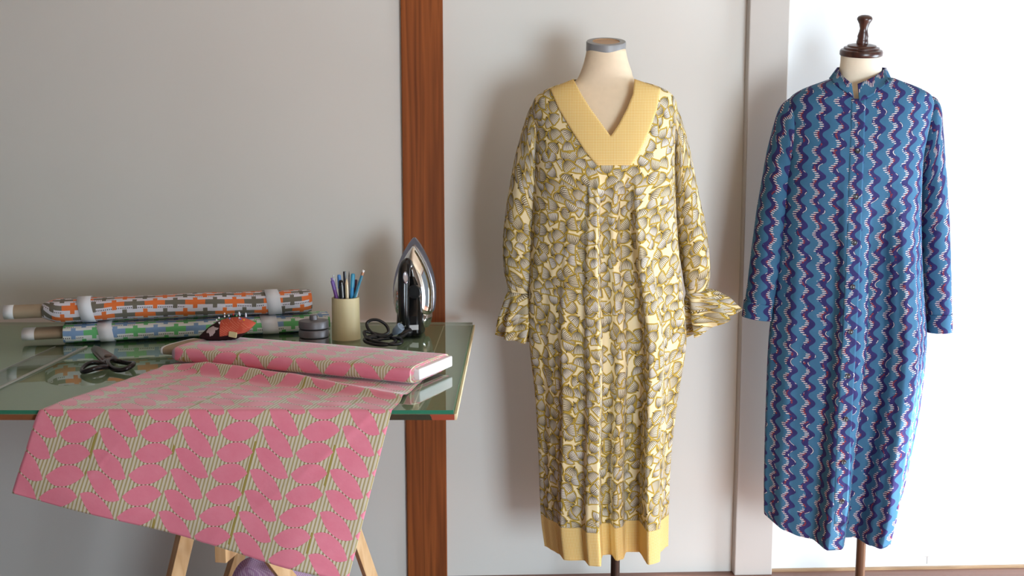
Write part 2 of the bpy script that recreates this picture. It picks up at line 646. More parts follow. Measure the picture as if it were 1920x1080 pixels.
M['paper'] = plain('white_paper', (222, 226, 234), 0.8)
M['label'] = plain('label_white', (226, 228, 232), 0.6)
M['kraft'] = plain('kraft_card', (172, 154, 130), 0.8, var=0.08)
M['board_white'] = plain('white_core_board', (238, 236, 240), 0.8)
M['weight'] = plain('grey_iron_weight', (118, 116, 120), 0.45, 0.5, var=0.15, scale=90)
M['bamboo'] = mat_bamboo()
M['bamboo_in'] = plain('bamboo_inside', (150, 128, 86), 0.7)
M['shear'] = plain('dark_shear_steel', (128, 112, 106), 0.35, 0.6, var=0.2)
M['shear_black'] = plain('black_shear_handle', (44, 38, 40), 0.22, 0.4)
M['button'] = plain('dark_shell_button', (36, 34, 40), 0.25)
M['pin_steel'] = plain('pin_steel', (200, 200, 206), 0.25, 1.0)

# ------------------------------------------------------------------ the setting
WALL_A = 0.044


def wallY(x):
    return 3.034 + WALL_A * x


def wall_box(mb, x0, x1, z0, z1, front, back=-0.1, mi=0):
    """a slab along the back wall; front = how far it stands out into the room"""
    n = Vector((WALL_A, -1, 0)).normalized()
    a, b = Vector((x0, wallY(x0), 0)), Vector((x1, wallY(x1), 0))
    pts = [a + n * front, b + n * front, b + n * back, a + n * back]
    mb.hexa([p + Vector((0, 0, z0)) for p in pts] + [p + Vector((0, 0, z1)) for p in pts], mi)


CEIL = 2.5


def struct(mb, name, m, **k):
    o = mb.build(name, m, smooth=False, **k)
    o['kind'] = 'structure'
    return o


px = lambda u, v=600: at_y(u, v, 3.03).x
PIL0, PIL1 = -0.2985, -0.186
POST0, POST1 = 0.6385, 0.748
mb = MB(); wall_box(mb, -3.4, POST0 + 0.02, 0, CEIL, 0.0); struct(mb, 'wall_back', M['wall'])
mb = MB(); wall_box(mb, POST1 - 0.02, WIN_X, 0, CEIL, 0.0); struct(mb, 'wall_back_panel', M['panel'])
mb = MB(); wall_box(mb, PIL0, PIL1, 0, CEIL, 0.014); struct(mb, 'trim_1', M['pillar'], bevel=0.003)
mb = MB(); wall_box(mb, POST0, POST1, 0, CEIL, 0.034); struct(mb, 'trim_2', M['post'], bevel=0.003)
mb = MB(); xl = at_y(1738, 1050, 3.09).x; wall_box(mb, xl - 0.001, xl + 0.001, 0.012, 0.034, 0.0015, 0.0); wall_box(mb, xl - 0.008, xl + 0.008, 0.034, 0.036, 0.0015, 0.0); struct(mb, 'trim_3', M['post'])
mb = MB(); mb.box((-3.4, -1.75, -0.05), (WIN_X, 3.3, 0.0)); struct(mb, 'floor', M['floor'])
mb = MB(); wall_box(mb, POST1, WIN_X, 0, 0.006, 0.012, 0.0); struct(mb, 'baseboard_back', M['cap_wood'])
mb = MB(); mb.box((-3.4, -1.75, CEIL), (WIN_X + 0.1, 3.3, CEIL + 0.05)); struct(mb, 'ceiling', M['ceiling'])
# right wall with a tall opening to the garden side
mb = MB()
mb.box((WIN_X, -1.75, 0), (WIN_X + 0.1, WIN_Y0, CEIL))
mb.box((WIN_X, WIN_Y1, 0), (WIN_X + 0.1, 3.3, CEIL))
mb.box((WIN_X, WIN_Y0, WIN_Z1), (WIN_X + 0.1, WIN_Y1, CEIL))
struct(mb, 'wall_right', M['wall'])
mb = MB()
for (a, b, c, d) in ((WIN_Y0, WIN_Y0 + 0.04, 0, WIN_Z1), (WIN_Y1 - 0.04, WIN_Y1, 0, WIN_Z1), (WIN_Y0 + 0.04, WIN_Y1 - 0.04, WIN_Z1 - 0.04, WIN_Z1), (WIN_Y0 + 0.04, WIN_Y1 - 0.04, 0, 0.03)):
    mb.box((WIN_X + 0.035, a, c), (WIN_X + 0.085, b, d))
for yy in (0.6, 1.8):
    mb.box((WIN_X + 0.035, yy - 0.02, 0.03), (WIN_X + 0.085, yy + 0.02, WIN_Z1 - 0.04))
struct(mb, 'window_1', M['pillar'])
mb = MB()
mb.box((-3.4, -1.75, 0), (FWX0, -1.65, CEIL)); mb.box((FWX1, -1.75, 0), (WIN_X, -1.65, CEIL)); mb.box((FWX0, -1.75, FWZ1), (FWX1, -1.65, CEIL))
struct(mb, 'wall_front', M['wall'])
mb = MB(); mb.box((FWX0 - 0.1, -1.65, 0), (FWX0 - 0.02, -0.42, CEIL)); struct(mb, 'wall_light_blocker', M['wall'])  # added unseen stub; keeps window light off the left of the back wall
mb = MB()
for xx in (FWX0, (FWX0 + FWX1) / 2 - 0.02, FWX1 - 0.04): mb.box((xx, -1.72, 0), (xx + 0.04, -1.67, FWZ1))
mb.box((FWX0 + 0.04, -1.72, FWZ1 - 0.04), (FWX1 - 0.04, -1.67, FWZ1))
struct(mb, 'window_2', M['pillar'])
mb = MB(); mb.box((-3.5, -1.75, 0), (-3.4, 3.3, CEIL)); struct(mb, 'wall_left', mat_wall('blue_grey_plaster', (176, 184, 196), (186, 194, 206)))

# ------------------------------------------------------------------ work table
ZT = 0.756
TX0, TX1, TY0, TY1 = -2.15, -0.100, 1.94, 2.925
LEG_Y1, LEG_Y2 = 2.25, 2.62
tb = thing('work_table', (-0.9, 2.43, 0), 'long work table with a thin board top on pale pine trestle legs', 'table')
mb = MB(); mb.box((TX0, TY0, 0.7375), (TX1 - 0.004, TY1, 0.7478))
b = mb.build('board', [M['board_edge'], M['board_top']], tb, smooth=False)
for p in b.data.polygons:
    if p.normal.z > 0.5: p.material_index = 1
mb = MB(); mb.box((TX1 - 0.004, TY0, 0.7375), (TX1, TY1, 0.749)); mb.build('edge_strip', M['pine_edge'], tb, smooth=False)


def leg_pts(u0, v0, u1, v1, Y, ztop):
    a, b_ = at_y(u0, v0, Y), at_y(u1, v1, Y)
    d = (b_ - a) / (b_.z - a.z)
    return a + d * (ztop - a.z), a + d * (0.0 - a.z)


for (u0, v0, u1, v1, Y, hw, hd) in ((349, 1003, 331, 1080, LEG_Y1, 0.0135, 0.022), (507, 1047, 532, 1080, LEG_Y1 - 0.0, 0.0135, 0.022),
                                    (450, 1035, 436, 1080, LEG_Y2, 0.0125, 0.02), (668, 1010, 692, 1080, LEG_Y2, 0.0125, 0.02)):
    p0, p1 = leg_pts(u0, v0, u1, v1, Y, 0.70)
    sl = (p1 - p0).normalized()
    side = Vector((0, 0, 1)).cross(Vector((0, 1, 0)))
    wv = Vector((-sl.z, 0, sl.x)) * hw
    # square-cut legs turned a little so that two faces show
    ang = math.radians(32)
    wv2 = (wv.normalized() * math.cos(ang) + Vector((0, 1, 0)) * math.sin(ang)) * hw * 1.15
    dv2 = (-wv.normalized() * math.sin(ang) + Vector((0, 1, 0)) * math.cos(ang)) * hw * 1.15
    mb = MB(); mb.beam(p1 + Vector((0, 0, 0.012)), p0, wv2, dv2); mb.build('leg', M['pine'], tb, smooth=False, bevel=0.0012)
ap1 = at_y(413, 729, LEG_Y1); ap2 = at_y(553, 680, LEG_Y2)
for name, p, q in (('ridge_beam', Vector((ap1.x - 0.02, 2.06, 0.712)), Vector((ap2.x + 0.01, 2.82, 0.712))),):
    d = (q - p).normalized(); s_ = Vector((0, 0, 1)).cross(d) * 0.022
    mb = MB(); mb.beam(p, q, s_, Vector((0, 0, 0.0245))); mb.build(name, M['pine'], tb, smooth=False, bevel=0.0012)
# lower rail whose cut end shows below the cloth, and the cross bar that carries it
e0 = at_y(413, 1038, LEG_Y1 - 0.03)
e1 = Vector((e0.x + 0.075, LEG_Y2, e0.z))
d = (e1 - e0).normalized(); s_ = Vector((0, 0, 1)).cross(d)
mb = MB(); mb.beam(e0, e1, s_ * 0.0125, Vector((0, 0, 0.0205))); mb.build('rail', M['pine'], tb, smooth=False, bevel=0.0012)
for Y, (ul, ur), hz in ((LEG_Y1 + 0.012, (352, 498), 0.05), (LEG_Y2 + 0.012, (455, 660), 0.05)):
    zc = e0.z + 0.0205 + 0.024
    v_ = 985 if Y < 2.4 else 905
    pl, pr = at_y(ul + 2, v_, Y), at_y(ur - 6, v_, Y)
    pl.z = pr.z = zc
    mb = MB(); mb.beam(pl, pr, Vector((0, 0.011, 0)), Vector((0, 0, 0.0235))); mb.build('cross_bar', M['pine'], tb, smooth=False, bevel=0.0012)
# far trestle, outside the picture on the left, so that the long top stands
for sx in (-1, 1):
    for Y in (2.15, 2.72):
        mb = MB(); mb.beam((-1.9 + sx * 0.24, Y, 0.0), (-1.9 + sx * 0.03, Y, 0.70), (0.015, 0, 0), (0, 0.02, 0)); mb.build('leg', M['pine'], tb, smooth=False, bevel=0.0012)
mb = MB(); mb.beam((-1.9, 2.06, 0.712), (-1.9, 2.82, 0.712), (0.022, 0, 0), (0, 0, 0.0245)); mb.build('ridge_beam', M['pine'], tb, smooth=False, bevel=0.0012)

# mat under the glass
mt = thing('cutting_mat', (-0.9, 2.43, 0.748), 'grey-green cutting mat lying flat under the table glass', 'mat')
mb = MB(); mb.box((TX0 + 0.02, TY0 + 0.006, 0.7480), (-0.184, TY1 - 0.01, 0.7487)); mb.build('sheet', M['mat'], mt, smooth=False)
mb = MB(); mb.box((-0.184, TY0 + 0.006, 0.7480), (-0.1815, TY1 - 0.01, 0.7488)); mb.build('border_line', M['mat_line'], mt, smooth=False)
mb = MB(); mb.box((TX0 + 0.004, TY0 - 0.001, 0.7492), (TX1 - 0.006, TY1 - 0.002, ZT))
g = mb.build('glass_sheet', [M['glass'], M['glass_edge'], M['board_top']], None, smooth=False)
for p in g.data.polygons:
    if abs(p.normal.z) < 0.5: p.material_index = 2 if p.normal.y > 0.5 else 1
tag(g, 'clear glass sheet with green edge covering the whole table top', 'glass sheet')

# ------------------------------------------------------------------ rolls of fabric
def section(a, b, e, n):
    out = []
    for k in range(n):
        t = 2 * PI * k / n - PI / 2
        c, s = math.cos(t), math.sin(t)
        out.append((a * math.copysign(abs(c) ** e, c), b * math.copysign(abs(s) ** e, s)))
    return out


def flat_roll(parent, part, P0, P1, a, b, e, m, wr=0.0012, taper=((0, 1), (1, 1)), rows=60, n=64, cap=None, seed=0, lump=0.0):
    """wound fabric: P0..P1 are the centres of its ends"""
    P0, P1 = Vector(P0), Vector(P1)
    d = (P1 - P0); L = d.length; d.normalize()
    w = Vector((d.y, -d.x, 0)).normalized(); up = w.cross(d) * -1
    if up.z < 0: up = -up
    mb = MB(); R = []; UV = []
    for i in range(rows + 1):
        t = i / rows
        k = table_lookup(list(taper), t)[0]
        row = []; uvr = []; arc = 0; prev = None
        c = P0 + d * (L * t)
        sec = section(a, b, e, n)
        for j in range(n + 1):
            x, z = sec[j % n]
            q = noise.noise(Vector((x * 9 + seed, t * L * 7, z * 22))) + 0.5 * noise.noise(Vector((x * 30 + seed, t * L * 26, z * 40)))
            kk = k * (1 + lump * noise.noise(Vector((t * L * 5, seed, 1.5))))
            p = c + w * (x * kk) + up * (z * kk) + (w * (x / a) + up * (z / b)) * (q * wr)
            if prev is not None: arc += (p - prev).length
            prev = p
            row.append(p); uvr.append((t * L, arc))
        R.append(row); UV.append(uvr)
    mb.grid(R, uv=UV)
    for idx, row in ((0, R[0]), (rows, R[rows])):
        c = P0 + d * (L * idx / rows)
        base_i = UV[idx]
        rings = []; uvs = []
        for q in range(0, 7):
            s = 1 - q / 6.0
            off = (0.0015 if q % 2 else 0.0) * (1 if idx == 0 else -1) * (1 if q < 6 else 0)
            rings.append([c + (p - c) * max(s, 0.02) + d * off for p in row])
            uvs.append([(uv[0] + 0.01 * q, uv[1]) for uv in base_i])
        mb.grid(rings, uv=uvs)
    return mb.build(part, m, parent), d, w, up, L


def band(parent, P0, d, w, up, s0, s1, a, b, e, m, name='paper_band', skew=0.0):
    n = 64
    sec = section(a, b, e, n)
    mb = MB()
    rows = []
    for s in (s0, s1):
        rows.append([Vector(P0) + d * (s + skew * z / b) + w * x + up * z for x, z in sec])
    mb.grid(rows, closed=True)
    return mb.build(name, m, parent, solid=0.0004)


def core(parent, P0, P1, a, b, m, name='core_tube', e=0.8):
    n = 32
    P0, P1 = Vector(P0), Vector(P1)
    d = (P1 - P0).normalized(); w = Vector((d.y, -d.x, 0)).normalized(); up = Vector((0, 0, 1))
    sec = section(a, b, e, n)
    mb = MB(); R = [[P + w * x + up * z for x, z in sec] for P in (P0, P1)]
    R2 = [[P + w * x * 0.8 + up * z * 0.8 for x, z in sec] for P in (P0, P0 + d * 0.02)]
    mb.grid(R, closed=True)
    mb.grid([R[0], R2[0], R2[1]], closed=True)
    mb.fan(R2[1], P0 + d * 0.02); mb.fan(R[1], P1)
    return mb.build(name, m, parent)


# lower roll: green and blue print
GB = 0.0215
gp0, gp1 = Vector((-1.086, 2.634, ZT + 0.0235)), Vector((-0.478, 2.812, ZT + 0.0235))
gt = thing('fabric_roll', (-0.81, 2.735, ZT), 'flat roll of green and blue plus-print fabric lying on the glass under the orange roll', 'fabric roll', 'printed fabric rolls at the back of the table')
o, d, w, up, L = flat_roll(gt, 'fabric_wrap', gp0, gp1, 0.058, GB, 0.62, M['green'], 0.0012, ((0, 0.985), (0.02, 1), (0.98, 1), (1, 0.98)), seed=3)
band(gt, gp0, d, w, up, 0.080, 0.113, 0.0605, GB + 0.0024, 0.62, M['paper'], skew=-0.004)
band(gt, gp0, d, w, up, L - 0.170, L - 0.130, 0.0605, GB + 0.0024, 0.62, M['paper'], skew=-0.003)
c0 = at_y(42, 626, 2.655)
c0 = Vector((gp0 - d * 0.094)); c0.z = gp0.z - 0.001
c = core(gt, c0, gp0 + d * 0.01, 0.036, 0.0135, M['kraft'], 'core_board')
mb = MB(); n_ = 32; sec = section(0.0364, 0.0139, 0.8, n_)
mb.grid([[c0 + d * s + w * x + Vector((0, 0, z)) for x, z in sec] for s in (0.0, 0.028)], closed=True)
mb.build('paper_label', M['label'], c, solid=0.0003)

# upper roll: orange and grey print
OB = 0.0275
op0, op1 = Vector((-1.130, 2.618, ZT + 0.0495 + 0.0285)), Vector((-0.518, 2.796, ZT + 0.0495 + 0.0285))
ot = thing('fabric_roll', (-0.83, 2.725, ZT + 0.0495), 'roll of orange and grey plus-print fabric resting on top of the green roll', 'fabric roll', 'printed fabric rolls at the back of the table')
o, d, w, up, L = flat_roll(ot, 'fabric_wrap', op0, op1, 0.047, OB, 0.8, M['orange'], 0.0022, ((0, 0.62), (0.025, 0.86), (0.06, 1.0), (0.3, 0.97), (0.7, 1.0), (0.97, 1.0), (1, 0.93)), seed=11, lump=0.06)
band(ot, op0, d, w, up, 0.085, 0.116, 0.0505, OB + 0.0030, 0.8, M['paper'], skew=-0.006)
band(ot, op0, d, w, up, L - 0.112, L - 0.078, 0.0515, OB + 0.0034, 0.8, M['paper'], skew=-0.004)
c0 = op0 - d * 0.086
c = core(ot, c0, op0 + d * 0.01, 0.024, 0.0165, M['kraft'], 'core_tube', 1.0)
sec = section(0.0244, 0.0169, 1.0, 32)
mb = MB(); mb.grid([[c0 + d * s + w * x + Vector((0, 0, z)) for x, z in sec] for s in (0.0, 0.022)], closed=True)
mb.build('paper_label', M['label'], c, solid=0.0003)

# ------------------------------------------------------------------ pink bolt with its loose end over the table edge
BA, BB = 0.090, 0.0185
q0 = at_z(322, 681, ZT + 0.004); q1 = at_z(768, 723, ZT + 0.004)
ax = (q1 - q0); ax.z = 0; LB = ax.length; ax.normalize()
nb = Vector((-ax.y, ax.x, 0))                       # away from the camera
bz = ZT + 0.004 + BB
bp0 = q0 + nb * BA; bp0.z = bz
bp1 = q1 + nb * BA; bp1.z = bz
pk = thing('fabric_bolt', ((bp0 + bp1) / 2).xy.to_3d() + Vector((0, 0, ZT)), 'bolt of pink leaf-print fabric, loose end spread over the table edge', 'fabric bolt')
wrap, d, w, up, L = flat_roll(pk, 'fabric_wrap', bp0, bp1, BA, BB, 0.45, M['leaves'], 0.0008, ((0, 0.93), (0.02, 0.99), (0.05, 1), (0.98, 1), (1, 0.99)), seed=5, rows=50)
mb = MB()
p = bp1 + Vector((0, 0, -0.001))
mb.beam(bp1 - ax * 0.10 + nb * 0.006, bp1 + ax * 0.012 + nb * 0.006, nb * 0.076, Vector((0, 0, 0.0115)))
mb.build('core_board', M['board_white'], pk, smooth=False, bevel=0.003)
mb = MB()
for k, (aa, bb) in enumerate(((0.082, 0.0155), (0.074, 0.0115))):
    sec = section(aa, bb, 0.45, 40)
    rows = [[bp1 + ax * s + nb * -x + Vector((0, 0, z)) for x, z in sec] for s in (-0.02, 0.003 - 0.002 * k)]
    mb.grid(rows, closed=True)
mb.build('inner_layers', M['leaves'], pk, solid=0.001)
c0 = bp0 - ax * 0.052
c = core(pk, c0, bp0 + ax * 0.03, 0.064, 0.0105, M['kraft'], 'core_board_end', 0.5)
mb = MB(); sec = section(0.0645, 0.011, 0.5, 32)
mb.grid([[c0 + ax * s + nb * -x + Vector((0, 0, z)) for x, z in sec] for s in (0.0, 0.006)], closed=True)
mb.build('end_paper', M['label'], c, solid=0.0003)
mb = MB()
for k in range(4):
    aa, bb = 0.087 - 0.005 * k, 0.0165 - 0.0016 * k
    sec = section(aa, bb, 0.5, 40)
    mb.grid([[bp0 + ax * s + nb * -x + Vector((0, 0, z)) for x, z in sec] for s in (-0.001 - 0.0022 * k, 0.02)], closed=True)
mb.build('selvedge_layers', plain('lilac_selvedge', (206, 186, 204), 0.85), pk, solid=0.0008)

# the loose length: across = s (left to right), along = from the bolt to the hem
CL0 = q0 + nb * 0.03 - ax * 0.006; CR0 = at_z(792, 714, ZT)
EL, ER = Vector((-0.853, TY0 - 0.003, 0)), Vector((-0.2165, TY0 - 0.003, 0))
HL, HR = at_y(27, 921, TY0 - 0.012), at_y(653, 1088, TY0 - 0.012)
NS, N1, N2 = 110, 70, 60
rows = []; uvs = []
rz = 0.006
ridge0 = at_z(330, 692, ZT); ridge1 = at_z(742, 748, ZT)
for i in range(N1 + N2 + 1):
    row = []; uvr = []
    for j in range(NS + 1):
        s = j / NS
        e = EL.lerp(ER, s); a0 = CL0.lerp(CR0, s); h = HL.lerp(HR, s)
        # selvedges bow a little
        ltab = (Vector((e.x, e.y)) - Vector((a0.x, a0.y))).length
        lhang = math.hypot(ZT - h.z, h.x - e.x)
        if i <= N1:
            t = i / N1
            q = Vector((lerp(a0.x, e.x, t), lerp(a0.y, e.y, t), 0))
            # fold ridge in front of the bolt
            rd = (ridge1 - ridge0).xy; rl = rd.length; rd = rd / rl
            rel = q.xy - ridge0.xy
            along = rel.dot(rd) / rl
            acr = rel.dot(Vector((-rd.y, rd.x)))
            wdt = 0.026 if acr > 0 else 0.013
            amp = 0.021 * min(1, max(0, (along + 0.1) / 0.25)) * (1 - 0.75 * max(0, min(1, (along - 0.55) / 0.5)))
            hump = amp * math.exp(-(acr / wdt) ** 2)
            wav = 0.0022 * (noise.noise(Vector((q.x * 9, q.y * 16, 1))) + 0.5) + 0.0012 * noise.noise(Vector((q.x * 30, q.y * 34, 2)))
            fade = min(1.0, (1 - t) / 0.12)
            z = ZT + 0.0012 + hump * fade + max(0, wav) * fade
            near_edge = (e - q).length
            p = Vector((q.x, q.y, z))
            vv = lhang + ltab * (1 - t)
        else:
            t = (i - N1) / N2
            th = min(1.0, t / 0.10)
            # roll over the edge, then hang
            drop = lerp(ZT + 0.0012, h.z, t)
            x = lerp(e.x, h.x, t)
            y = e.y - 0.006 * math.sin(th * PI / 2)
            z = drop + 0.0 if t > 0 else ZT + 0.0012
            y -= 0.012 * t + 0.012 * t * math.sin(s * 9 + 0.5) * (0.4 + 0.6 * s) + 0.006 * t * noise.noise(Vector((s * 5, t * 3, 7)))
            cre = math.exp(-(((s - 0.66) * 0.9 + (t - 0.75) * 0.35) / 0.012) ** 2) * 0.0018 * (1 if s > 0.4 else 0)
            cre2 = math.exp(-(((s - 0.205) - (0.6 - t) * 0.16) / 0.006) ** 2) * 0.0025 * max(0, 1 - abs(t - 0.55) / 0.4)
            y -= cre + cre2
            p = Vector((x, y, z))
            vv = lhang * (1 - t)
        row.append(p); uvr.append((s * 0.612 + 0.058, vv + 0.004))
    rows.append(row); uvs.append(uvr)
mb = MB(); mb.grid(rows, uv=uvs)
mb.build('loose_length', M['leaves'], pk, solid=0.0006, angle=180)

# ------------------------------------------------------------------ pin cushion
zc = bz + BB + 0.0006
pc0 = at_z(427, 636, zc)
pcl = Vector((pc0.x, pc0.y + 0.004, zc))
pc = thing('pin_cushion', pcl, 'small red and dark brown stuffed pin cushion sitting on the pink bolt', 'pin cushion')
m = Mat('pin_cushion_patchwork', 0.85, 0, 0.2)
x, y, z = m.xyz(m.coord('Object'))
k = m.noise(m.coord('Object'), 55, 2)
dark = m.mix(k > 0.56, (44, 24, 26), (176, 158, 158))
st = (((x * 0.8 + z * 1.3) / 0.006).frac() < 0.12) * (m.noise(m.coord('Object'), 60, 1) > 0.45)
red = m.mix(st, m.mix(m.noise(m.coord('Object'), 70, 4), (176, 70, 52), (206, 98, 76)), (222, 150, 122))
c_ = m.mix((x + y * 0.1) > -0.013, dark, red)
low = (z - x * 0.12 - k * 0.004) < 0.011
c_ = m.mix(low, c_, (48, 26, 28))
m.base(c_)
R = []; n = 56
for i in range(25):
    th = -PI / 2 + PI * i / 24
    row = []
    for j in range(n):
        ph = 2 * PI * j / n
        cr = abs(math.cos(th)) ** 0.75
        ex = 0.58
        cx = math.copysign(abs(math.cos(ph)) ** ex, math.cos(ph)); sy = math.copysign(abs(math.sin(ph)) ** ex, math.sin(ph))
        pinch = 1 + 0.16 * abs(math.sin(2 * ph)) ** 3 * cr
        X = 0.056 * cx * cr * pinch; Y = 0.037 * sy * cr * pinch
        q = max(-1.15, min(1.15, X / 0.056))
        mid_z = 0.0205 + 0.0105 * q
        half = 0.0255 * max(0.05, 1 - 0.58 * abs(q) ** 2.6 - 0.35 * abs(Y / 0.037) ** 3)
        Z = mid_z + half * math.copysign(abs(math.sin(th)) ** 0.85, math.sin(th))
        Z = max(Z, 0.0)
        row.append(pcl + Vector((X, Y, Z + 0.0004)))
    R.append(row)
mb = MB(); mb.grid(R, closed=True)
mb.build('cushion', m.m, pc, angle=180)
tg = at_y(436, 629, pcl.y - 0.042)
mb = MB(); mb.beam(tg + Vector((-0.009, 0.004, 0.003)), tg + Vector((0.009, 0.001, 0)), Vector((0, 0.0035, 0)), Vector((0.001, 0, 0.0058)))
mb.build('cloth_tag', plain('cream_cloth_tag', (206, 196, 150), 0.8), pc, smooth=False, bevel=0.001)
pin_cols = {'pearl white': (236, 234, 238), 'red': (176, 30, 36), 'mint green': (110, 190, 150), 'yellow': (232, 170, 40), 'blue': (96, 120, 190), 'clear white': (214, 220, 230)}
pmats = {k: plain('pin_head_' + k.replace(' ', '_'), v, 0.2) for k, v in pin_cols.items()}
pins = [('pearl white', 411, 605), ('pearl white', 406, 600), ('pearl white', 410.5, 596), ('pearl white', 421, 593), ('pearl white', 421, 588),
        ('pearl white', 429, 592), ('blue', 430.5, 597), ('red', 437.5, 589.5), ('mint green', 443.5, 592), ('clear white', 449, 589),
        ('blue', 451, 598), ('pearl white', 448.5, 596), ('yellow', 457, 600), ('clear white', 461, 591)]
single = {}
for cname, _, _ in pins: single[cname] = single.get(cname, 0) + 1
for i, (cname, u, v) in enumerate(pins):
    Y = pcl.y + (-0.028 if v > 594 else -0.012 + 0.006 * (i % 3))
    if u < 415: Y = pcl.y - 0.022
    h = at_y(u, v, Y)
    mb = MB()
    r = 0.0021
    mb.lathe([(0.0001, -r), (r * 0.6, -r * 0.8), (r, 0), (r * 0.6, r * 0.8), (0.0001, r)] if cname != 'clear white' else [(0.0001, -0.005), (0.0017, -0.004), (0.0021, 0.0), (0.0014, 0.005), (0.0001, 0.006)], h, (0.15 * ((i % 3) - 1), -0.15, 1), 10)
    foot = Vector((lerp(h.x, pcl.x, 0.25), h.y + 0.006, h.z - 0.016))
    mb.tube([h, foot], 0.00035, 6, mi=1)
    o = mb.build('dressmaking_pin', [pmats[cname], M['pin_steel']], None)
    tag(o, '%s headed pin stuck in the red pin cushion' % cname, 'pin', 'pins stuck in the pin cushion')
a = at_y(463.5, 617, pcl.y - 0.012); b_ = at_y(468.5, 624, pcl.y - 0.02)
mb = MB(); mb.tube([a - (b_ - a) * 0.7, b_], 0.0007, 6)
tag(mb.build('dressmaking_pin', M['pin_steel'], None), 'plain steel pin pushed sideways into the right end of the cushion', 'pin', 'pins stuck in the pin cushion')

# ------------------------------------------------------------------ iron weights
wx, wy = (588 - 960) / F * 2.615, 2.582
for k, lab in enumerate(('round grey fabric weight at the bottom of the stack of three', 'round grey fabric weight in the middle of the stack of three', 'round grey fabric weight with visible knob on top of the stack')):
    z0 = ZT + 0.0005 + k * 0.0208
    t = thing('fabric_weight', (wx, wy, z0), lab, 'weight', 'stacked fabric weights beside the pen cup')
    R_ = 0.0355
    mb = MB(); mb.lathe([(0.020, 0.0062), (0.020, 0.0), (R_ - 0.002, 0), (R_, 0.002), (R_, 0.0162), (R_ - 0.0015, 0.0185), (0.016, 0.0198), (0.0105, 0.0202)], (wx, wy, z0), n=56)
    mb.build('disc', M['weight'], t)
    kh = 0.0055 if k < 2 else 0.011
    mb = MB(); mb.lathe([(0.0095, 0.0196), (0.0095, 0.0202 + kh * 0.7), (0.0085, 0.0202 + kh), (0.0001, 0.0202 + kh)], (wx, wy, z0), n=32)
    mb.build('knob', M['weight'], t)

# ------------------------------------------------------------------ bamboo cup with pens
cx_, cy_, CR, CH = (648 - 960) / F * 2.70, 2.672, 0.0345, 0.103
cp = thing('pen_cup', (cx_, cy_, ZT), 'plain bamboo cup full of pens beside the iron cord', 'cup')
mb = MB()
mb.lathe([(CR * 0.9, 0.0), (CR + 0.0008, 0.0), (CR + 0.0008, 0.004), (CR, 0.03), (CR - 0.0005, 0.06), (CR - 0.001, CH), (CR - 0.0055, CH), (CR - 0.0055, 0.006), (0.0001, 0.006)], (cx_, cy_, ZT + 0.0003), n=64, caps=False)
mb.lathe([(0.0001, 0.0), (CR * 0.9, 0.0)], (cx_, cy_, ZT + 0.0003), n=64, caps=False)
mb.build('cup_wall', M['bamboo'], cp)
PENS = [  # label, top pixel, depth offset of the top, foot offset (x, y), radius, body colour, tip style, extra colour
    ('purple ballpoint pen leaning left in the bamboo cup', (621.5, 521), -0.018, (-0.012, -0.016), 0.0044, (112, 62, 140), 'click', (120, 90, 170)),
    ('dark blue pen behind the purple pen in the cup', (625, 516), 0.004, (-0.019, 0.0), 0.0038, (38, 42, 84), 'click', (200, 205, 215)),
    ('pen with light blue cap between dark blue and black pens', (635.5, 515), 0.006, (-0.009, 0.006), 0.0042, (150, 180, 196), 'cap', (86, 146, 216)),
    ('thick black clip pen at the front of the cup', (639, 525), -0.022, (-0.001, -0.021), 0.0058, (22, 24, 26), 'clip', (190, 194, 198)),
    ('tall black pencil at the back of the cup', (646, 509), 0.014, (-0.002, 0.016), 0.0040, (26, 24, 28), 'flat', (26, 24, 28)),
    ('thin dark paintbrush handle at the back of the cup', (654.5, 508), 0.020, (0.006, 0.021), 0.0018, (58, 42, 40), 'point', (40, 30, 30)),
    ('natural wood pencil beside the black clip pen', (649.5, 522), -0.018, (0.0085, -0.018), 0.0042, (206, 186, 146), 'point', (222, 196, 160)),
    ('bright sky blue pen right of the wood pencil', (662, 513), -0.004, (0.008, -0.004), 0.0048, (48, 148, 206), 'cap', (70, 160, 196)),
    ('maroon pencil behind the bright blue pen', (667.5, 524), 0.012, (0.014, 0.010), 0.0034, (122, 78, 92), 'flat', (110, 70, 84)),
    ('teal pencil with white eraser leaning right in the cup', (682, 506), -0.010, (0.0165, -0.014), 0.0036, (58, 128, 156), 'eraser', (240, 240, 240)),
    ('clear plastic pen at the right rim of the cup', (675, 521), 0.008, (0.0215, 0.0), 0.0036, (196, 206, 216), 'click', (214, 222, 230)),
]
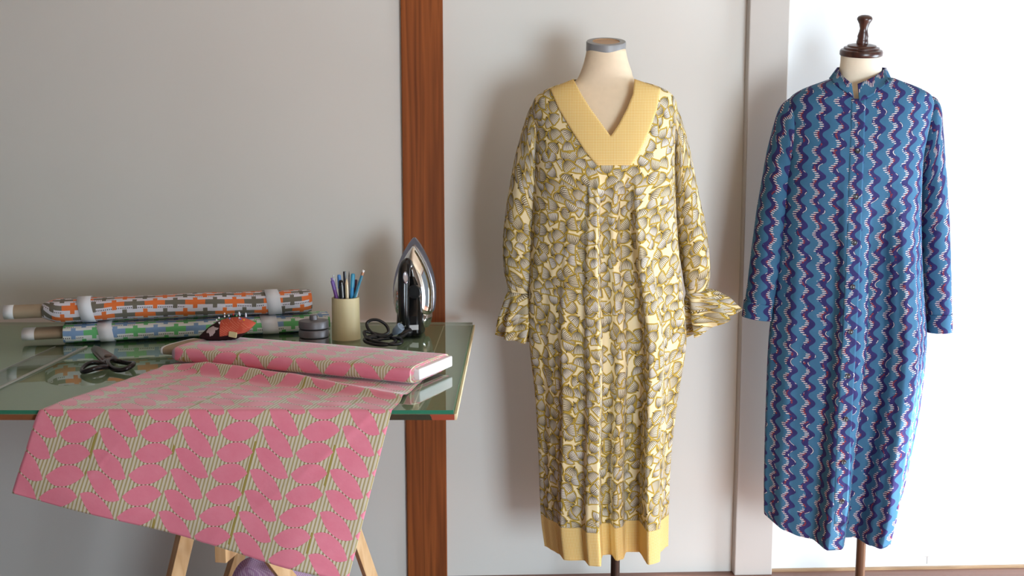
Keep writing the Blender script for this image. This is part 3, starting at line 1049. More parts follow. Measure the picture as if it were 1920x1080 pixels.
for lab, (u, v), dy, (fx, fy), r, colr, style, ex in PENS:
    top = at_y(u, v, cy_ + dy)
    foot = Vector((cx_ + fx, cy_ + fy, ZT + 0.0068))
    # stay inside the rim
    t_rim = (ZT + CH - foot.z) / (top.z - foot.z)
    rim = foot.lerp(top, t_rim) - Vector((cx_, cy_, 0)); rim.z = 0
    lim = CR - 0.006 - r * 1.1
    if rim.length > lim:
        foot -= rim.normalized() * (rim.length - lim) / (1 - t_rim)
        fo = (foot - Vector((cx_, cy_, foot.z)))
        if fo.length > lim: foot = Vector((cx_, cy_, foot.z)) + fo.normalized() * lim
    L_ = (top - foot).length
    axv = (top - foot).normalized()
    is_pencil = style in ('flat', 'point', 'eraser')
    t = thing('pencil' if is_pencil else ('paintbrush' if 'brush' in lab else 'pen'), foot, lab, 'pencil' if is_pencil and 'brush' not in lab else ('paintbrush' if 'brush' in lab else 'pen'), 'pens and pencils in the bamboo cup')
    if 'brush' in lab: t.name = 'paintbrush'; ORG[t.name] = Vector(foot)
    mb = MB()
    seg = 6 if is_pencil else 18
    mb.lathe([(r * 0.3, 0), (r, 0.012), (r, L_ - 0.014 if style != 'flat' else L_)], foot, axv, seg)
    body = mb.build('barrel', plain('barrel_' + style + str(colr[0]), colr, 0.35), t, angle=30)
    exm = plain('pen_end_' + style + str(ex[0]), ex, 0.35)
    mb = MB()
    if style == 'click':
        mb.lathe([(r * 1.05, L_ - 0.03), (r * 1.05, L_ - 0.008), (r * 0.5, L_ - 0.006), (r * 0.5, L_), (0.0001, L_)], foot, axv, 16); mb.build('push_button', exm, t)
    elif style == 'cap':
        mb.lathe([(r * 1.12, L_ - 0.034), (r * 1.12, L_ - 0.004), (r * 0.8, L_), (0.0001, L_)], foot, axv, 18); mb.build('cap', exm, t)
    elif style == 'clip':
        mb.lathe([(r, L_ - 0.015), (r * 0.9, L_ - 0.003), (r * 0.6, L_), (0.0001, L_)], foot, axv, 18); mb.build('cap', M['black'], t)
        sd_ = Vector((0.5, -0.85, 0)).normalized()
        mb = MB(); mb.tube([foot + axv * (L_ - 0.006) + sd_ * r * 0.8, foot + axv * (L_ - 0.012) + sd_ * r * 1.35, foot + axv * (L_ - 0.042) + sd_ * r * 1.3], 0.0011, 8); mb.build('clip', exm, t)
    elif style == 'eraser':
        mb.lathe([(r * 1.02, L_ - 0.014), (r * 1.02, L_ - 0.006)], foot, axv, 14, caps=False); mb.build('ferrule', plain('copper_ferrule', (190, 140, 110), 0.4, 0.4), t)
        mb = MB(); mb.lathe([(r * 0.8, L_ - 0.008), (r * 0.8, L_ - 0.001), (0.0001, L_)], foot, axv, 14); mb.build('eraser', exm, t)
    elif style == 'point':
        mb.lathe([(r, L_ - 0.0142), (r * 0.25, L_ - 0.002), (0.0001, L_)], foot, axv, 12); mb.build('tip', exm, t)

# ------------------------------------------------------------------ clothes iron standing on its heel
ix, iy = (777 - 960) / F * 2.81, 2.785
rot = math.radians(9)
wI = Vector((math.cos(rot), -math.sin(rot), 0)); nI = Vector((-math.sin(rot), -math.cos(rot), 0)); zI = Vector((0, 0, 1))
tilt = math.radians(2)
IO = Vector((ix, iy, ZT + 0.0004))
lo = lambda x, n_, z: IO + wI * x + nI * (n_ - z * math.tan(tilt)) + zI * z
ir = thing('clothes_iron', IO, 'chrome and black electric iron standing upright on its heel', 'iron')
prof = [(0.050, 0.0475), (0.056, 0.0515), (0.07, 0.0545), (0.09, 0.0562), (0.11, 0.0562), (0.13, 0.0540), (0.15, 0.0495), (0.17, 0.0430), (0.19, 0.0345), (0.207, 0.0255), (0.222, 0.0165), (0.233, 0.0085), (0.2395, 0.003), (0.2405, 0.0)]


def outline(sc=1.0, zc=0.1, zs=1.0, lowcut=0.05):
    r_ = [(w_ * sc, zc + (z_ - zc) * zs) for z_, w_ in prof]
    return [(-a, b) for a, b in r_[:-1]] + [(0, r_[-1][1])] + [(a, b) for a, b in r_[:-1][::-1]]


mb = MB()
ol = outline()
rows = [[lo(x, n_, z) for x, z in [(a * s, 0.1 + (b - 0.1) * s) for a, b in ol]] for n_, s in ((-0.004, 0.965), (-0.002, 1.0), (0.004, 1.0), (0.0055, 0.99))]
mb.grid(rows, closed=True); mb.fan(rows[0][::-1], lo(0, -0.004, 0.1)); mb.fan(rows[-1], lo(0, 0.0055, 0.1))
mb.build('sole_plate', M['steel'], ir, angle=35)
mb = MB(); rows = []
for n_, s, zs, dz in ((0.0055, 0.93, 0.93, 0), (0.010, 0.925, 0.92, 0), (0.018, 0.90, 0.90, -0.001), (0.026, 0.82, 0.85, -0.003), (0.033, 0.68, 0.76, -0.005), (0.038, 0.52, 0.66, -0.006), (0.0405, 0.3, 0.5, -0.006)):
    rows.append([lo(a * s, n_, 0.092 + (b - 0.1) * zs + dz) for a, b in ol])
mb.grid(rows, closed=True); mb.fan(rows[0][::-1], lo(0, 0.0055, 0.092)); mb.fan(rows[-1], lo(0, 0.041, 0.086))
# lower skirt of the body down to the heel
mb.build('chrome_body', M['chrome'], ir, angle=60)
mb = MB()
sk = []
for z_, hw_, n0_, n1_ in ((0.012, 0.036, 0.002, 0.034), (0.02, 0.042, 0.0, 0.038), (0.04, 0.046, 0.0, 0.036), (0.06, 0.047, 0.0056, 0.030), (0.072, 0.045, 0.0056, 0.026)):
    sk.append([lo(-hw_, n0_, z_), lo(-hw_, n0_ + 0.006, z_), lo(-hw_ * 0.8, n1_ * 0.85, z_), lo(-hw_ * 0.4, n1_, z_), lo(hw_ * 0.4, n1_, z_), lo(hw_ * 0.8, n1_ * 0.85, z_), lo(hw_, n0_ + 0.006, z_), lo(hw_, n0_, z_)])
mb.grid(sk, closed=True); mb.fan(sk[0][::-1], lo(0, 0.015, 0.012)); mb.fan(sk[-1], lo(0, 0.015, 0.072))
mb.build('rear_skirt', M['chrome'], ir, angle=50)
# heel block
mb = MB()
hs = []
for z_, x0, x1, n1_ in ((0.0, -0.030, 0.030, 0.074), (0.006, -0.032, 0.032, 0.078), (0.05, -0.030, 0.030, 0.074), (0.064, -0.027, 0.028, 0.062), (0.085, -0.022, 0.024, 0.050), (0.12, -0.018, 0.020, 0.047), (0.145, -0.012, 0.012, 0.043)):
    hs.append([lo(x0, 0.02, z_), lo(x0, n1_ * 0.86, z_), lo(x0 + 0.006, n1_, z_), lo(x1 - 0.006, n1_, z_), lo(x1, n1_ * 0.86, z_), lo(x1, 0.02, z_)])
mb.grid(hs, closed=True); mb.ngon(hs[0][::-1]); mb.ngon(hs[-1])
mb.build('heel_block', M['black'], ir, angle=50, bevel=0.0015)
mb = MB()
path = [(0.072, 0.0135), (0.080, 0.026), (0.088, 0.06), (0.090, 0.10), (0.0885, 0.14), (0.083, 0.163), (0.071, 0.176), (0.056, 0.180), (0.042, 0.176), (0.034, 0.166)]
pts = [lo(-0.006, n_, z_) for n_, z_ in path]
# smooth the path
sp = []
for i in range(len(pts) - 1):
    for q in range(5):
        t = q / 5
        p0, p1, p2, p3 = pts[max(i - 1, 0)], pts[i], pts[i + 1], pts[min(i + 2, len(pts) - 1)]
        sp.append(0.5 * ((2 * p1) + (p2 - p0) * t + (2 * p0 - 5 * p1 + 4 * p2 - p3) * t * t + (3 * p1 - p0 - 3 * p2 + p3) * t ** 3))
sp.append(pts[-1])
rad = [0.0110 + 0.0035 * math.sin(PI * min(1, i / len(sp))) for i in range(len(sp))]
mb.tube(sp, rad, 20)
hd_ = mb.build('handle', M['black'], ir)
mb = MB()
cc = lo(0.001, 0.0985, 0.148); nn = (nI * 0.8 + wI * 0.35 + zI * 0.35).normalized()
e1 = zI - nn * zI.dot(nn); e1.normalize(); e2 = nn.cross(e1)
rows = [[cc + (e1 * math.cos(2 * PI * k / 28) * 0.0155 + e2 * math.sin(2 * PI * k / 28) * 0.0068) * s + nn * h for k in range(28)] for s, h in ((1.0, -0.004), (1.0, 0.0012), (0.85, 0.0025), (0.75, 0.0012))]
rows = [[p + nn * 0.0035 for p in row] for row in rows]; cc = cc + nn * 0.0035
mb.grid(rows, closed=True); mb.fan(rows[-1], cc + nn * 0.0010)
mb.build('handle_inlay', M['steel'], hd_)
dial_c = lo(0.012, 0.044, 0.108)
mb = MB(); mb.lathe([(0.017, 0.0), (0.018, 0.006), (0.0175, 0.012), (0.015, 0.013), (0.0145, 0.010), (0.0001, 0.010)], dial_c, nI, 32)
mb.build('temperature_dial', plain('dark_dial', (34, 34, 36), 0.35), ir)
mb = MB(); mb.beam(lo(0.010, 0.047, 0.078), lo(0.016, 0.052, 0.066), wI * 0.0018, nI * 0.001); mb.build('pilot_lamp', plain('amber_lens', (196, 112, 52), 0.3), ir, smooth=False)
mb = MB(); mb.beam(lo(0.004, 0.0772, 0.021), lo(0.028, 0.0765, 0.0225), zI * 0.0062, nI * 0.0014); mb.build('rating_label', M['label'], ir, smooth=False)


def spline(pts, q=8, closed=False):
    pts = [Vector(p) for p in pts]; out = []
    n = len(pts)
    for i in range(n if closed else n - 1):
        g_ = (lambda k: pts[k % n]) if closed else (lambda k: pts[min(max(k, 0), n - 1)])
        p0, p1, p2, p3 = g_(i - 1), g_(i), g_(i + 1), g_(i + 2)
        for k in range(q):
            t = k / q
            out.append(0.5 * ((2 * p1) + (p2 - p0) * t + (2 * p0 - 5 * p1 + 4 * p2 - p3) * t * t + (3 * p1 - p0 - 3 * p2 + p3) * t ** 3))
    if not closed: out.append(pts[-1])
    return out


# coiled cord with its plug: pixel points with a depth each
ZC = ZT + 0.0042
cpix = [(764, 624, 2.685, 0.012), (752, 632, 2.62, 0.006), (738, 634, 2.585, 0), (715, 636, 2.57, 0), (692, 641, 2.555, 0), (683, 637, 2.56, 0.004), (697, 630, 2.58, 0.012), (730, 633, 2.58, 0.009), (742, 640, 2.55, 0.0), (722, 647, 2.53, 0),
        (697, 645, 2.535, 0.0), (684, 639, 2.545, 0.008), (694, 633, 2.575, 0.02), (722, 634, 2.585, 0.02), (750, 636, 2.57, 0.008), (752, 643, 2.545, 0.0), (735, 646, 2.532, 0.004), (706, 641, 2.54, 0.013), (688, 635, 2.555, 0.016), (687, 634, 2.56, 0.014), (683, 622, 2.59, 0.022), (697, 624, 2.60, 0.022), (717, 628, 2.60, 0.018), (728, 622, 2.61, 0.028),
        (724, 610, 2.615, 0.045), (711, 601, 2.615, 0.055), (697, 600, 2.615, 0.056), (688, 606, 2.612, 0.048), (690, 616, 2.605, 0.035), (700, 626, 2.595, 0.02), (716, 633, 2.575, 0.013), (732, 629, 2.575, 0.016), (739, 624, 2.575, 0.02)]
pts = []
for u, v, Y, hh in cpix:
    p = at_y(u, v, Y)
    p.z = max(p.z, ZC)
    pts.append(p)
cord_pts = spline(pts, 6)
for p in cord_pts: p.z = max(p.z, ZC)
mb = MB(); mb.tube(cord_pts, 0.0038, 10)
co = mb.build('power_cord', M['cord'], ir)
a, b_ = at_y(739, 624, 2.575), at_y(752, 612, 2.565)
mb = MB()
axp = (b_ - a).normalized()
mb.lathe([(0.0042, -0.006), (0.006, 0.0), (0.0095, 0.006), (0.0115, 0.016), (0.0105, (b_ - a).length)], a, axp, 14)
w2 = axp.cross(Vector((0, 1, 0))).normalized()
if w2.z < 0: w2 = -w2
for sgn in (-1, 1):
    q = b_ + w2 * sgn * 0.0062
    mb.beam(q - axp * 0.002, q + axp * 0.010, w2 * 0.0016, Vector((0, 0.0008, 0)), mi=1)
mb.build('plug', [M['plug'], M['pin_steel']], co, angle=50)
mb = MB(); mb.lathe([(0.011, 0), (0.012, 0.010), (0.008, 0.022), (0.0045, 0.030)], at_y(768, 622, 2.71), Vector((-0.6, -0.7, -0.05)), 16); mb.build('cord_guard', M['cord'], ir)

# ------------------------------------------------------------------ tailor's shears
sc_l = at_z(203, 684, ZT)
sh = thing('tailor_shears', sc_l, 'dark steel tailor shears lying closed on the glass near the clear ruler', 'scissors')
piv = at_z(205, 677, ZT); tip = at_z(175, 654, ZT)
dv = (tip - piv).normalized(); sv = Vector((-dv.y, dv.x, 0))
for k, sgn in enumerate((1, -1)):
    z0 = ZT + 0.0015 + 0.0042 * k
    mb = MB()
    Lb = (tip - piv).length
    ed = [(-0.03, 0.010), (0.0, 0.0145), (0.04, 0.014), (0.10, 0.011), (0.16, 0.006), (Lb, 0.0005)]
    top_, bot_ = [], []
    rowsA = []
    for s, wd in ed:
        off = 0.002 * sgn
        c = piv + dv * s + sv * off
        rowsA.append([c + sv * wd + Vector((0, 0, z0 - ZT)), c + sv * wd * 0.2 + Vector((0, 0, z0 - ZT + 0.0038)), c - sv * wd + Vector((0, 0, z0 - ZT + 0.0022)), c - sv * wd + Vector((0, 0, z0 - ZT))])
    mb.grid(rowsA, closed=True); mb.ngon(rowsA[0]); mb.ngon(rowsA[-1][::-1])
    bl = mb.build('blade', M['shear'], sh, angle=30)
    # shank and finger loop
    lc = at_z(179, 697, ZT) if sgn > 0 else at_z(227, 692, ZT)
    lc.z = ZT + 0.010
    start = piv - dv * 0.026; start.z = z0 + 0.003
    to = (lc - start); to.z = 0; LL = to.length; to.normalize(); so = Vector((-to.y, to.x, 0))
    la, lb = (0.036, 0.0245) if sgn > 0 else (0.050, 0.024)
    loop = [lc + to * (la * math.cos(2 * PI * q / 40)) + so * (lb * math.sin(2 * PI * q / 40)) + Vector((0, 0, 0.004 * math.sin(4 * PI * q / 40))) for q in range(40)]
    mb = MB(); mb.tube(loop, 0.0043, 12, closed=True, squash=1.25)
    near = lc - to * la
    mb.tube(spline([start, start.lerp(near, 0.5) + Vector((0, 0, 0.004)), near + to * 0.003], 6), [0.0052] * 13, 12, squash=0.8)
    mb.build('finger_loop', M['shear_black'], bl)
mb = MB(); mb.lathe([(0.008, 0), (0.008, 0.003), (0.0055, 0.0052), (0.0001, 0.0055)], piv + dv * 0.012 + Vector((0, 0, 0.0085)), n=24); mb.build('pivot_screw', M['shear'], sh)

# ------------------------------------------------------------------ clear ruler
rl = thing('clear_ruler', (-1.042, 2.25, ZT), 'wide clear acrylic ruler lying on the glass at the left edge', 'ruler')
mb = MB(); mb.box((-1.078, 1.96, ZT + 0.0006), (-1.0085, 2.555, ZT + 0.0032)); mb.build('ruler_plate', M['acrylic'], rl, smooth=False)
mb = MB(); mb.box((-1.0085, 1.96, ZT + 0.0006), (-1.0035, 2.557, ZT + 0.0036)); mb.build('bevelled_edge', M['acrylic_edge'], rl, smooth=False)
mb = MB(); mb.box((-1.0795, 1.96, ZT + 0.0006), (-1.078, 2.555, ZT + 0.0033)); mb.build('back_edge', M['acrylic_edge'], rl, smooth=False)

# ------------------------------------------------------------------ lilac cloth heaped under the table
lc_ = at_y(515, 1060, 2.45)
R = []; UVs = []
n = 90
for i in range(26):
    t = i / 25
    row = []; uvr = []
    for j in range(n + 1):
        ph = 2 * PI * j / n
        r = 0.152 * (0.02 + (t ** 0.55)) * (1 + 0.10 * t * math.sin(ph * 7 + 2 * t) + 0.05 * math.sin(ph * 3 + 1))
        xx, yy = r * math.cos(ph) * 0.92, r * math.sin(ph) * 0.75
        z = 0.282 * (1 - t ** 2.4) + 0.012 * noise.noise(Vector((xx * 18, yy * 18, t * 2))) * (1 - t)
        z -= 0.02 * (xx + 0.02) / 0.1 * (1 - t)
        row.append(Vector((lc_.x + xx, 2.42 + yy, max(z, 0.001)))); uvr.append((xx + 0.4 * yy, yy * 0.8 - z))
    R.append(row); UVs.append(uvr)
mb = MB(); mb.grid(R, uv=UVs)
tag(mb.build('heaped_cloth', M['lilac_check'], None, solid=0.0, angle=180), 'lilac checked cloth heaped on the floor under the table', 'cloth')


# ------------------------------------------------------------------ dress forms and dresses
class Garment:
    """rings given by silhouette pixels (v, uL, uR, half depth) on the plane Y = D"""

    def __init__(s, D, rows, e=0.78):
        s.D, s.e, s.n = D, e, 2 / e
        s.rows = []
        for v, uL, uR, hd in rows:
            a, b = at_y(uL, v, D), at_y(uR, v, D)
            s.rows.append((-a.z, (a.x + b.x) / 2, (b.x - a.x) / 2, hd))
        s.fold = lambda k, z: (0.0, 0.0)
        s.ztop, s.zbot = -s.rows[0][0], -s.rows[-1][0]

    def at(s, z): return table_lookup(s.rows, -z)

    def front(s, x, z):
        cx, hw, hd = s.at(z)
        k = max(-0.9999, min(0.9999, (x - cx) / hw))
        return s.D - s.front_depth(k, z, hd * (1 - abs(k) ** s.n) ** (1 / s.n))

    def front_depth(s, k, z, plain_depth):
        g, dep = s.fold(k, z)
        return lerp(plain_depth, dep * (1 - abs(k) ** 8), g)

    def point(s, ph, z, rise=0.0):
        cx, hw, hd = s.at(z)
        c, q = math.cos(ph), math.sin(ph)
        X = math.copysign(abs(c) ** s.e, c); Yq = math.copysign(abs(q) ** s.e, q)
        if q > 0: y = s.D - s.front_depth(X, z, hd * Yq)
        else:
            t = (s.ztop - z) / (s.ztop - s.zbot)
            y = s.D - hd * Yq * (1 + 0.22 * t * math.sin(X * 10 + 1))
        return Vector((cx + hw * X, y, z + rise))

    def on_front(s, u, v, lift=0.002):
        Y = s.D - 0.08
        for _ in range(8):
            p = at_y(u, v, Y)
            Y = s.front(p.x, p.z) - lift
        return at_y(u, v, Y)

    def mesh(s, zs, n=200, rise=lambda X, t: 0.0, skip=None, wr=0.0):
        mb = MB(); R = []; UV = []
        z0, z1 = zs[0], zs[-1]
        cum = [0.0] * (n + 1); prev = None
        for i, z in enumerate(zs):
            row = []
            for j in range(n + 1):
                ph = -PI / 2 + 2 * PI * j / n
                c = math.cos(ph)
                X = math.copysign(abs(c) ** s.e, c)
                t = (s.ztop - z) / (s.ztop - s.zbot)
                p = s.point(ph, z, rise(X, t))
                if wr:
                    q = noise.noise(Vector((p.x * 14, p.z * 9, 3 if math.sin(ph) > 0 else 9))) + 0.5 * noise.noise(Vector((p.x * 34, p.z * 22, 5)))
                    p = p + Vector((0, -1 if math.sin(ph) > 0 else 1, 0)) * q * wr * abs(math.sin(ph)) ** 0.5
                row.append(p)
            # arc length measured from the middle of the front (j = n/2)
            arc = [0.0] * (n + 1)
            m0 = n // 2
            for j in range(m0 + 1, n + 1): arc[j] = arc[j - 1] + (row[j] - row[j - 1]).length
            for j in range(m0 - 1, -1, -1): arc[j] = arc[j + 1] - (row[j] - row[j + 1]).length
            if prev is not None: cum = [c + (p - q).length for c, p, q in zip(cum, row, prev)]
            else: cum = [s.ztop - z] * (n + 1)
            prev = row
            R.append(row); UV.append([(-a, 0.3 * c + 0.7 * (s.ztop - z)) for a, c in zip(arc, cum)])
        C = n + 1
        n0 = mb.grid(R, uv=UV)
        if skip:
            keepf, keepm = [], []
            for f, mi in zip(mb.f, mb.mi):
                c = sum((mb.v[k] for k in f), Vector()) / 4
                if not skip(c): keepf.append(f); keepm.append(mi)
            mb.f, mb.mi = keepf, keepm
        return mb


def to_px(p):
    d = Vector(p) - Vector((0, 0, CAM_Z))
    dep = d.y * cP - d.z * sP
    return 960 + F * d.x / dep, 540 - F * (d.y * sP + d.z * cP) / dep


def inside_poly(u, v, poly):
    r = False
    for i in range(len(poly)):
        (x0, y0), (x1, y1) = poly[i], poly[i - 1]
        if (y0 > v) != (y1 > v) and u < (x1 - x0) * (v - y0) / (y1 - y0) + x0: r = not r
    return r


def path_samples(pts, n):
    pts = [Vector((a, b)) for a, b in pts]
    L = [0]
    for i in range(1, len(pts)): L.append(L[-1] + (pts[i] - pts[i - 1]).length)
    out = []
    for k in range(n + 1):
        d_ = L[-1] * k / n
        for i in range(1, len(pts)):
            if d_ <= L[i] + 1e-9:
                t = (d_ - L[i - 1]) / max(L[i] - L[i - 1], 1e-9)
                out.append(pts[i - 1].lerp(pts[i], t)); break
    return out


def sleeve(parent, name, rings, D, m, depth, n=44, sub=10, wr=0.004, wave=None, seed=0, yoff=None):
    """rings: ((uOuter,vOuter),(uInner,vInner)) pixels on plane Y=D"""
    data = []
    for i, (a, b) in enumerate(rings):
        pa, pb = at_y(a[0], a[1], D), at_y(b[0], b[1], D)
        data.append((float(i), pa.x, pa.z, pb.x, pb.z, depth[i] if isinstance(depth, (list, tuple)) else depth, yoff[i] if yoff else 0.0))
    R = []; UV = []; vl = 0; prev = None
    K = (len(rings) - 1) * sub
    for i in range(K + 1):
        q = i / sub
        ax_, az_, bx_, bz_, dp, yo = table_lookup(data, q)
        c = Vector(((ax_ + bx_) / 2, D + yo, (az_ + bz_) / 2))
        h = Vector(((ax_ - bx_) / 2, 0, (az_ - bz_) / 2))
        if prev is not None: vl += (c - prev).length
        prev = c
        row = []; uvr = []; arc = 0; pp = None
        for j in range(n + 1):
            ph = 2 * PI * j / n - PI / 2
            rr = 1.0
            if wave: rr += wave(q, ph)
            nz = noise.noise(Vector((math.cos(ph) * 1.3 + seed, vl * 16, math.sin(ph) * 1.3))) + 0.5 * noise.noise(Vector((math.cos(ph) * 3 + seed, vl * 40, math.sin(ph) * 3)))
            p = c + h * (math.cos(ph + PI / 2 - PI / 2) * rr) + Vector((0, -dp * math.sin(ph) * -1 * -1, 0)) * rr
            p += (h.normalized() * math.cos(ph) * 0.3 + Vector((0, -math.sin(ph), 0))) * nz * wr
            if pp is not None: arc += (p - pp).length
            pp = p
            row.append(p); uvr.append((-arc + seed * 0.37, vl + seed * 0.21))
        R.append(row); UV.append(uvr)
    mb = MB(); mb.grid(R, uv=UV)
    return mb.build(name, m, parent, solid=0.0008, angle=180)


def zrange(a, b, n): return [lerp(a, b, i / n) for i in range(n + 1)]


def stand(parent, base_xy, z_top, pole_m, u, v, r):
    x, y = base_xy
    mb = MB(); mb.lathe([(r, 0.03), (r, z_top)], (x, y, 0), n=24); mb.build('pole', pole_m, parent)
    mb = MB(); mb.lathe([(0.150, 0.0005), (0.150, 0.008), (0.14, 0.014), (0.05, 0.022), (0.026, 0.034), (0.018, 0.05)], (x, y, 0), n=48); mb.build('base', M['iron_base'], parent)


# ---------- left: seed-head print dress
D1 = 2.74
bd = Garment(D1, [(148, 1079, 1190, 0.056), (154, 1062, 1207, 0.060), (161, 1040, 1230, 0.066), (170, 1020, 1250, 0.073), (184, 1003, 1264, 0.081), (204, 997, 1269, 0.090),
                  (254, 1001, 1266, 0.108), (310, 1001, 1264, 0.118), (400, 997, 1267, 0.112), (500, 993, 1275, 0.104), (600, 991, 1285, 0.100), (650, 993, 1286, 0.098), (740, 1003, 1272, 0.092),
                  (860, 1010, 1258, 0.088), (968, 1014, 1254, 0.086), (1024, 1021, 1253, 0.086)], 0.80)
zy = at_y(1150, 312, D1).z
HEM1 = [(-1.0, .12), (-.88, .34), (-.78, .46), (-.71, .74), (-.40, .70), (-.335, .97), (-.16, 1.0), (-.10, .46), (.04, .42), (.10, .74), (.21, .66), (.30, .30), (.50, .30), (.575, .93), (.77, .88), (.85, .38), (1.0, .10)]


def smooth01(x):
    x = max(0.0, min(1.0, x))
    return x * x * (3 - 2 * x)


def profile(pts, k):
    k = max(-1.0, min(1.0, k))
    for i in range(len(pts) - 1):
        if k <= pts[i + 1][0]:
            return lerp(pts[i][1], pts[i + 1][1], smooth01((k - pts[i][0]) / (pts[i + 1][0] - pts[i][0])))
    return pts[-1][1]


def fold1(k, z):
    t = max(0.0, (zy - z) / (zy - bd.zbot))
    if t <= 0: return (0.0, 0.0)
    kk = (k + 0.03 * math.sin(t * 5.0) * (1 - t)) / (0.66 + 0.34 * min(1, t * 1.1))
    ak = abs(k)
    ramp = smooth01(t / (0.12 + 0.48 * smooth01((ak - 0.32) / 0.4)))
    g = ramp * (0.36 + 0.64 * t ** 1.1)
    gat = math.exp(-t / 0.12) * min(1, t / 0.015) * 0.006 * math.sin(k * 70) * smooth01((0.42 - ak) / 0.12)
    return (g, 0.140 * profile(HEM1, kk) + gat / max(g, 0.15))


bd.fold = fold1
zhem = at_y(1100, 965, D1).z
YO = [(1031, 166), (1048, 205), (1072, 245), (1098, 285), (1119, 310), (1185, 310), (1199, 288), (1218, 245), (1232, 205), (1239, 165)]
YI = [(1075, 148), (1091, 178), (1109, 206), (1128, 232), (1144, 254), (1146, 254), (1160, 233), (1176, 203), (1187, 176), (1190, 148)]
mid = [((a[0] + b[0] * 1) / 2, (a[1] + b[1]) / 2) for a, b in zip(YO, YI)]
cut = [(1052, 120)] + [(lerp(a[0], b[0], 0.45), lerp(a[1], b[1], 0.45)) for a, b in zip(YO, YI)] + [(1216, 120)]
fx = at_y(1145, 600, D1).x
f1 = thing('dress_form', (fx, D1, 0), 'cream linen dress form with flat grey neck cap wearing the yellow dress', 'dress form', 'dress forms by the wall')
ft = Garment(D1 + 0.004, [(93, 1100, 1173, 0.046), (104, 1098, 1175, 0.0475), (120, 1094, 1179, 0.049), (134, 1089, 1184, 0.050), (145, 1084, 1187, 0.048), (153, 1078, 1193, 0.046), (162, 1060, 1210, 0.047), (176, 1038, 1232, 0.054),
                  (205, 1028, 1240, 0.068), (254, 1032, 1236, 0.085), (310, 1034, 1234, 0.090), (400, 1052, 1218, 0.068), (480, 1068, 1206, 0.052), (560, 1058, 1220, 0.048), (640, 1058, 1220, 0.044), (700, 1070, 1205, 0.040)], 0.92)
mb = ft.mesh(zrange(ft.ztop, ft.zbot, 90), 96)
mb.fan([mb.v[k] for k in range(96)], Vector((at_y(1136, 93, D1).x, D1 + 0.004, ft.ztop)))
last = len(mb.v)
mb.build('torso', M['form'], f1, angle=180)
capc = at_y(1136, 93, D1 + 0.004)
capax = Vector((0.0, -0.30, 1)).normalized()
mb = MB(); mb.lathe([(0.044, -0.004), (0.0485, -0.002), (0.0485, 0.018), (0.0475, 0.020), (0.0335, 0.0205)], capc, capax, 56, caps=False); cap = mb.build('neck_cap', M['cap_grey'], f1)
mb = MB(); mb.lathe([(0.0335, 0.0205), (0.032, 0.0185), (0.0001, 0.0185)], capc, capax, 56, caps=False); mb.build('cap_disc', M['cap_wood'], cap)
stand(f1, (at_y(1153.5, 1060, D1).x, D1), ft.zbot + 0.02, M['pole_dark'], 0, 0, 0.0118)

dr = thing('dress', (fx, D1, bd.zbot), 'long yellow dress with striped seed-head print and checked V yoke', 'dress', 'dresses on the forms')
mb = bd.mesh(zrange(bd.ztop, zhem, 230), 260, skip=lambda c: c.y < D1 and c.z > zy - 0.02 and inside_poly(*to_px(c), cut), wr=0.0016)
mb.build('body', M['seed'], dr, solid=0.0008, angle=180)
mb = bd.mesh(zrange(zhem, bd.zbot, 24), 260, wr=0.0016)
mb.build('hem_band', M['yellow_check'], dr, solid=0.0008, angle=180)
oa, ib = path_samples(YO, 120), path_samples(YI, 120)
# match the corners of both paths by index so the band keeps its width
oa, ib = [], []
for i in range(len(YO) - 1):
    for q in range(14):
        t = q / 14
        oa.append(Vector(YO[i]).lerp(Vector(YO[i + 1]), t)); ib.append(Vector(YI[i]).lerp(Vector(YI[i + 1]), t))
oa.append(Vector(YO[-1])); ib.append(Vector(YI[-1]))
R = []; UV = []
for q in range(15):
    t = q / 14
    row = []; uvr = []
    for a, b_ in zip(oa, ib):
        p = a.lerp(b_, t)
        w3 = bd.on_front(p.x, p.y, 0.0035)
        row.append(w3); uvr.append((w3.x, w3.z))
    R.append(row); UV.append(uvr)
mb = MB(); mb.grid(R, uv=UV); mb.build('yoke', M['yellow_check'], dr, solid=0.0015, angle=180)

gat = lambda q, ph: 0.05 * math.sin(ph * 9) * max(0, (q - 5.2) / 1.8)
sl = sleeve(dr, 'sleeve', [((1030, 168), (1020, 250)), ((996, 198), (1012, 300)), ((972, 268), (1014, 350)), ((956, 345), (1012, 392)), ((944, 430), (1010, 446)), ((944, 500), (1006, 506)), ((951, 534), (1002, 538)), ((953, 546), (998, 549))],
            D1 + 0.025, M['seed'], [0.045, 0.062, 0.066, 0.062, 0.054, 0.047, 0.036, 0.030], wave=gat, seed=1)
fl = lambda q, ph: (0.03 + 0.10 * q) * math.sin(ph * 6 + 1) * min(1, q + 0.3)
sleeve(sl, 'ruffle_cuff', [((953, 546), (998, 549)), ((949, 560), (1000, 565)), ((940, 595), (998, 605)), ((936, 628), (990, 640))], D1 + 0.025, M['seed'], [0.030, 0.034, 0.04, 0.046], wave=fl, seed=2, wr=0.006)
sr = sleeve(dr, 'sleeve', [((1234, 166), (1250, 250)), ((1266, 196), (1258, 300)), ((1288, 262), (1256, 345)), ((1305, 340), (1260, 385)), ((1322, 420), (1268, 440)), ((1331, 488), (1278, 500)), ((1329, 528), (1284, 540)), ((1325, 541), (1286, 550))],
            D1 + 0.025, M['seed'], [0.045, 0.062, 0.066, 0.062, 0.054, 0.047, 0.036, 0.030], wave=gat, seed=3)
sleeve(sr, 'ruffle_cuff', [((1325, 541), (1286, 550)), ((1338, 545), (1285, 566)), ((1360, 562), (1284, 600)), ((1378, 586), (1289, 631))], D1 + 0.025, M['seed'], [0.030, 0.034, 0.04, 0.046], wave=fl, seed=4, wr=0.006)

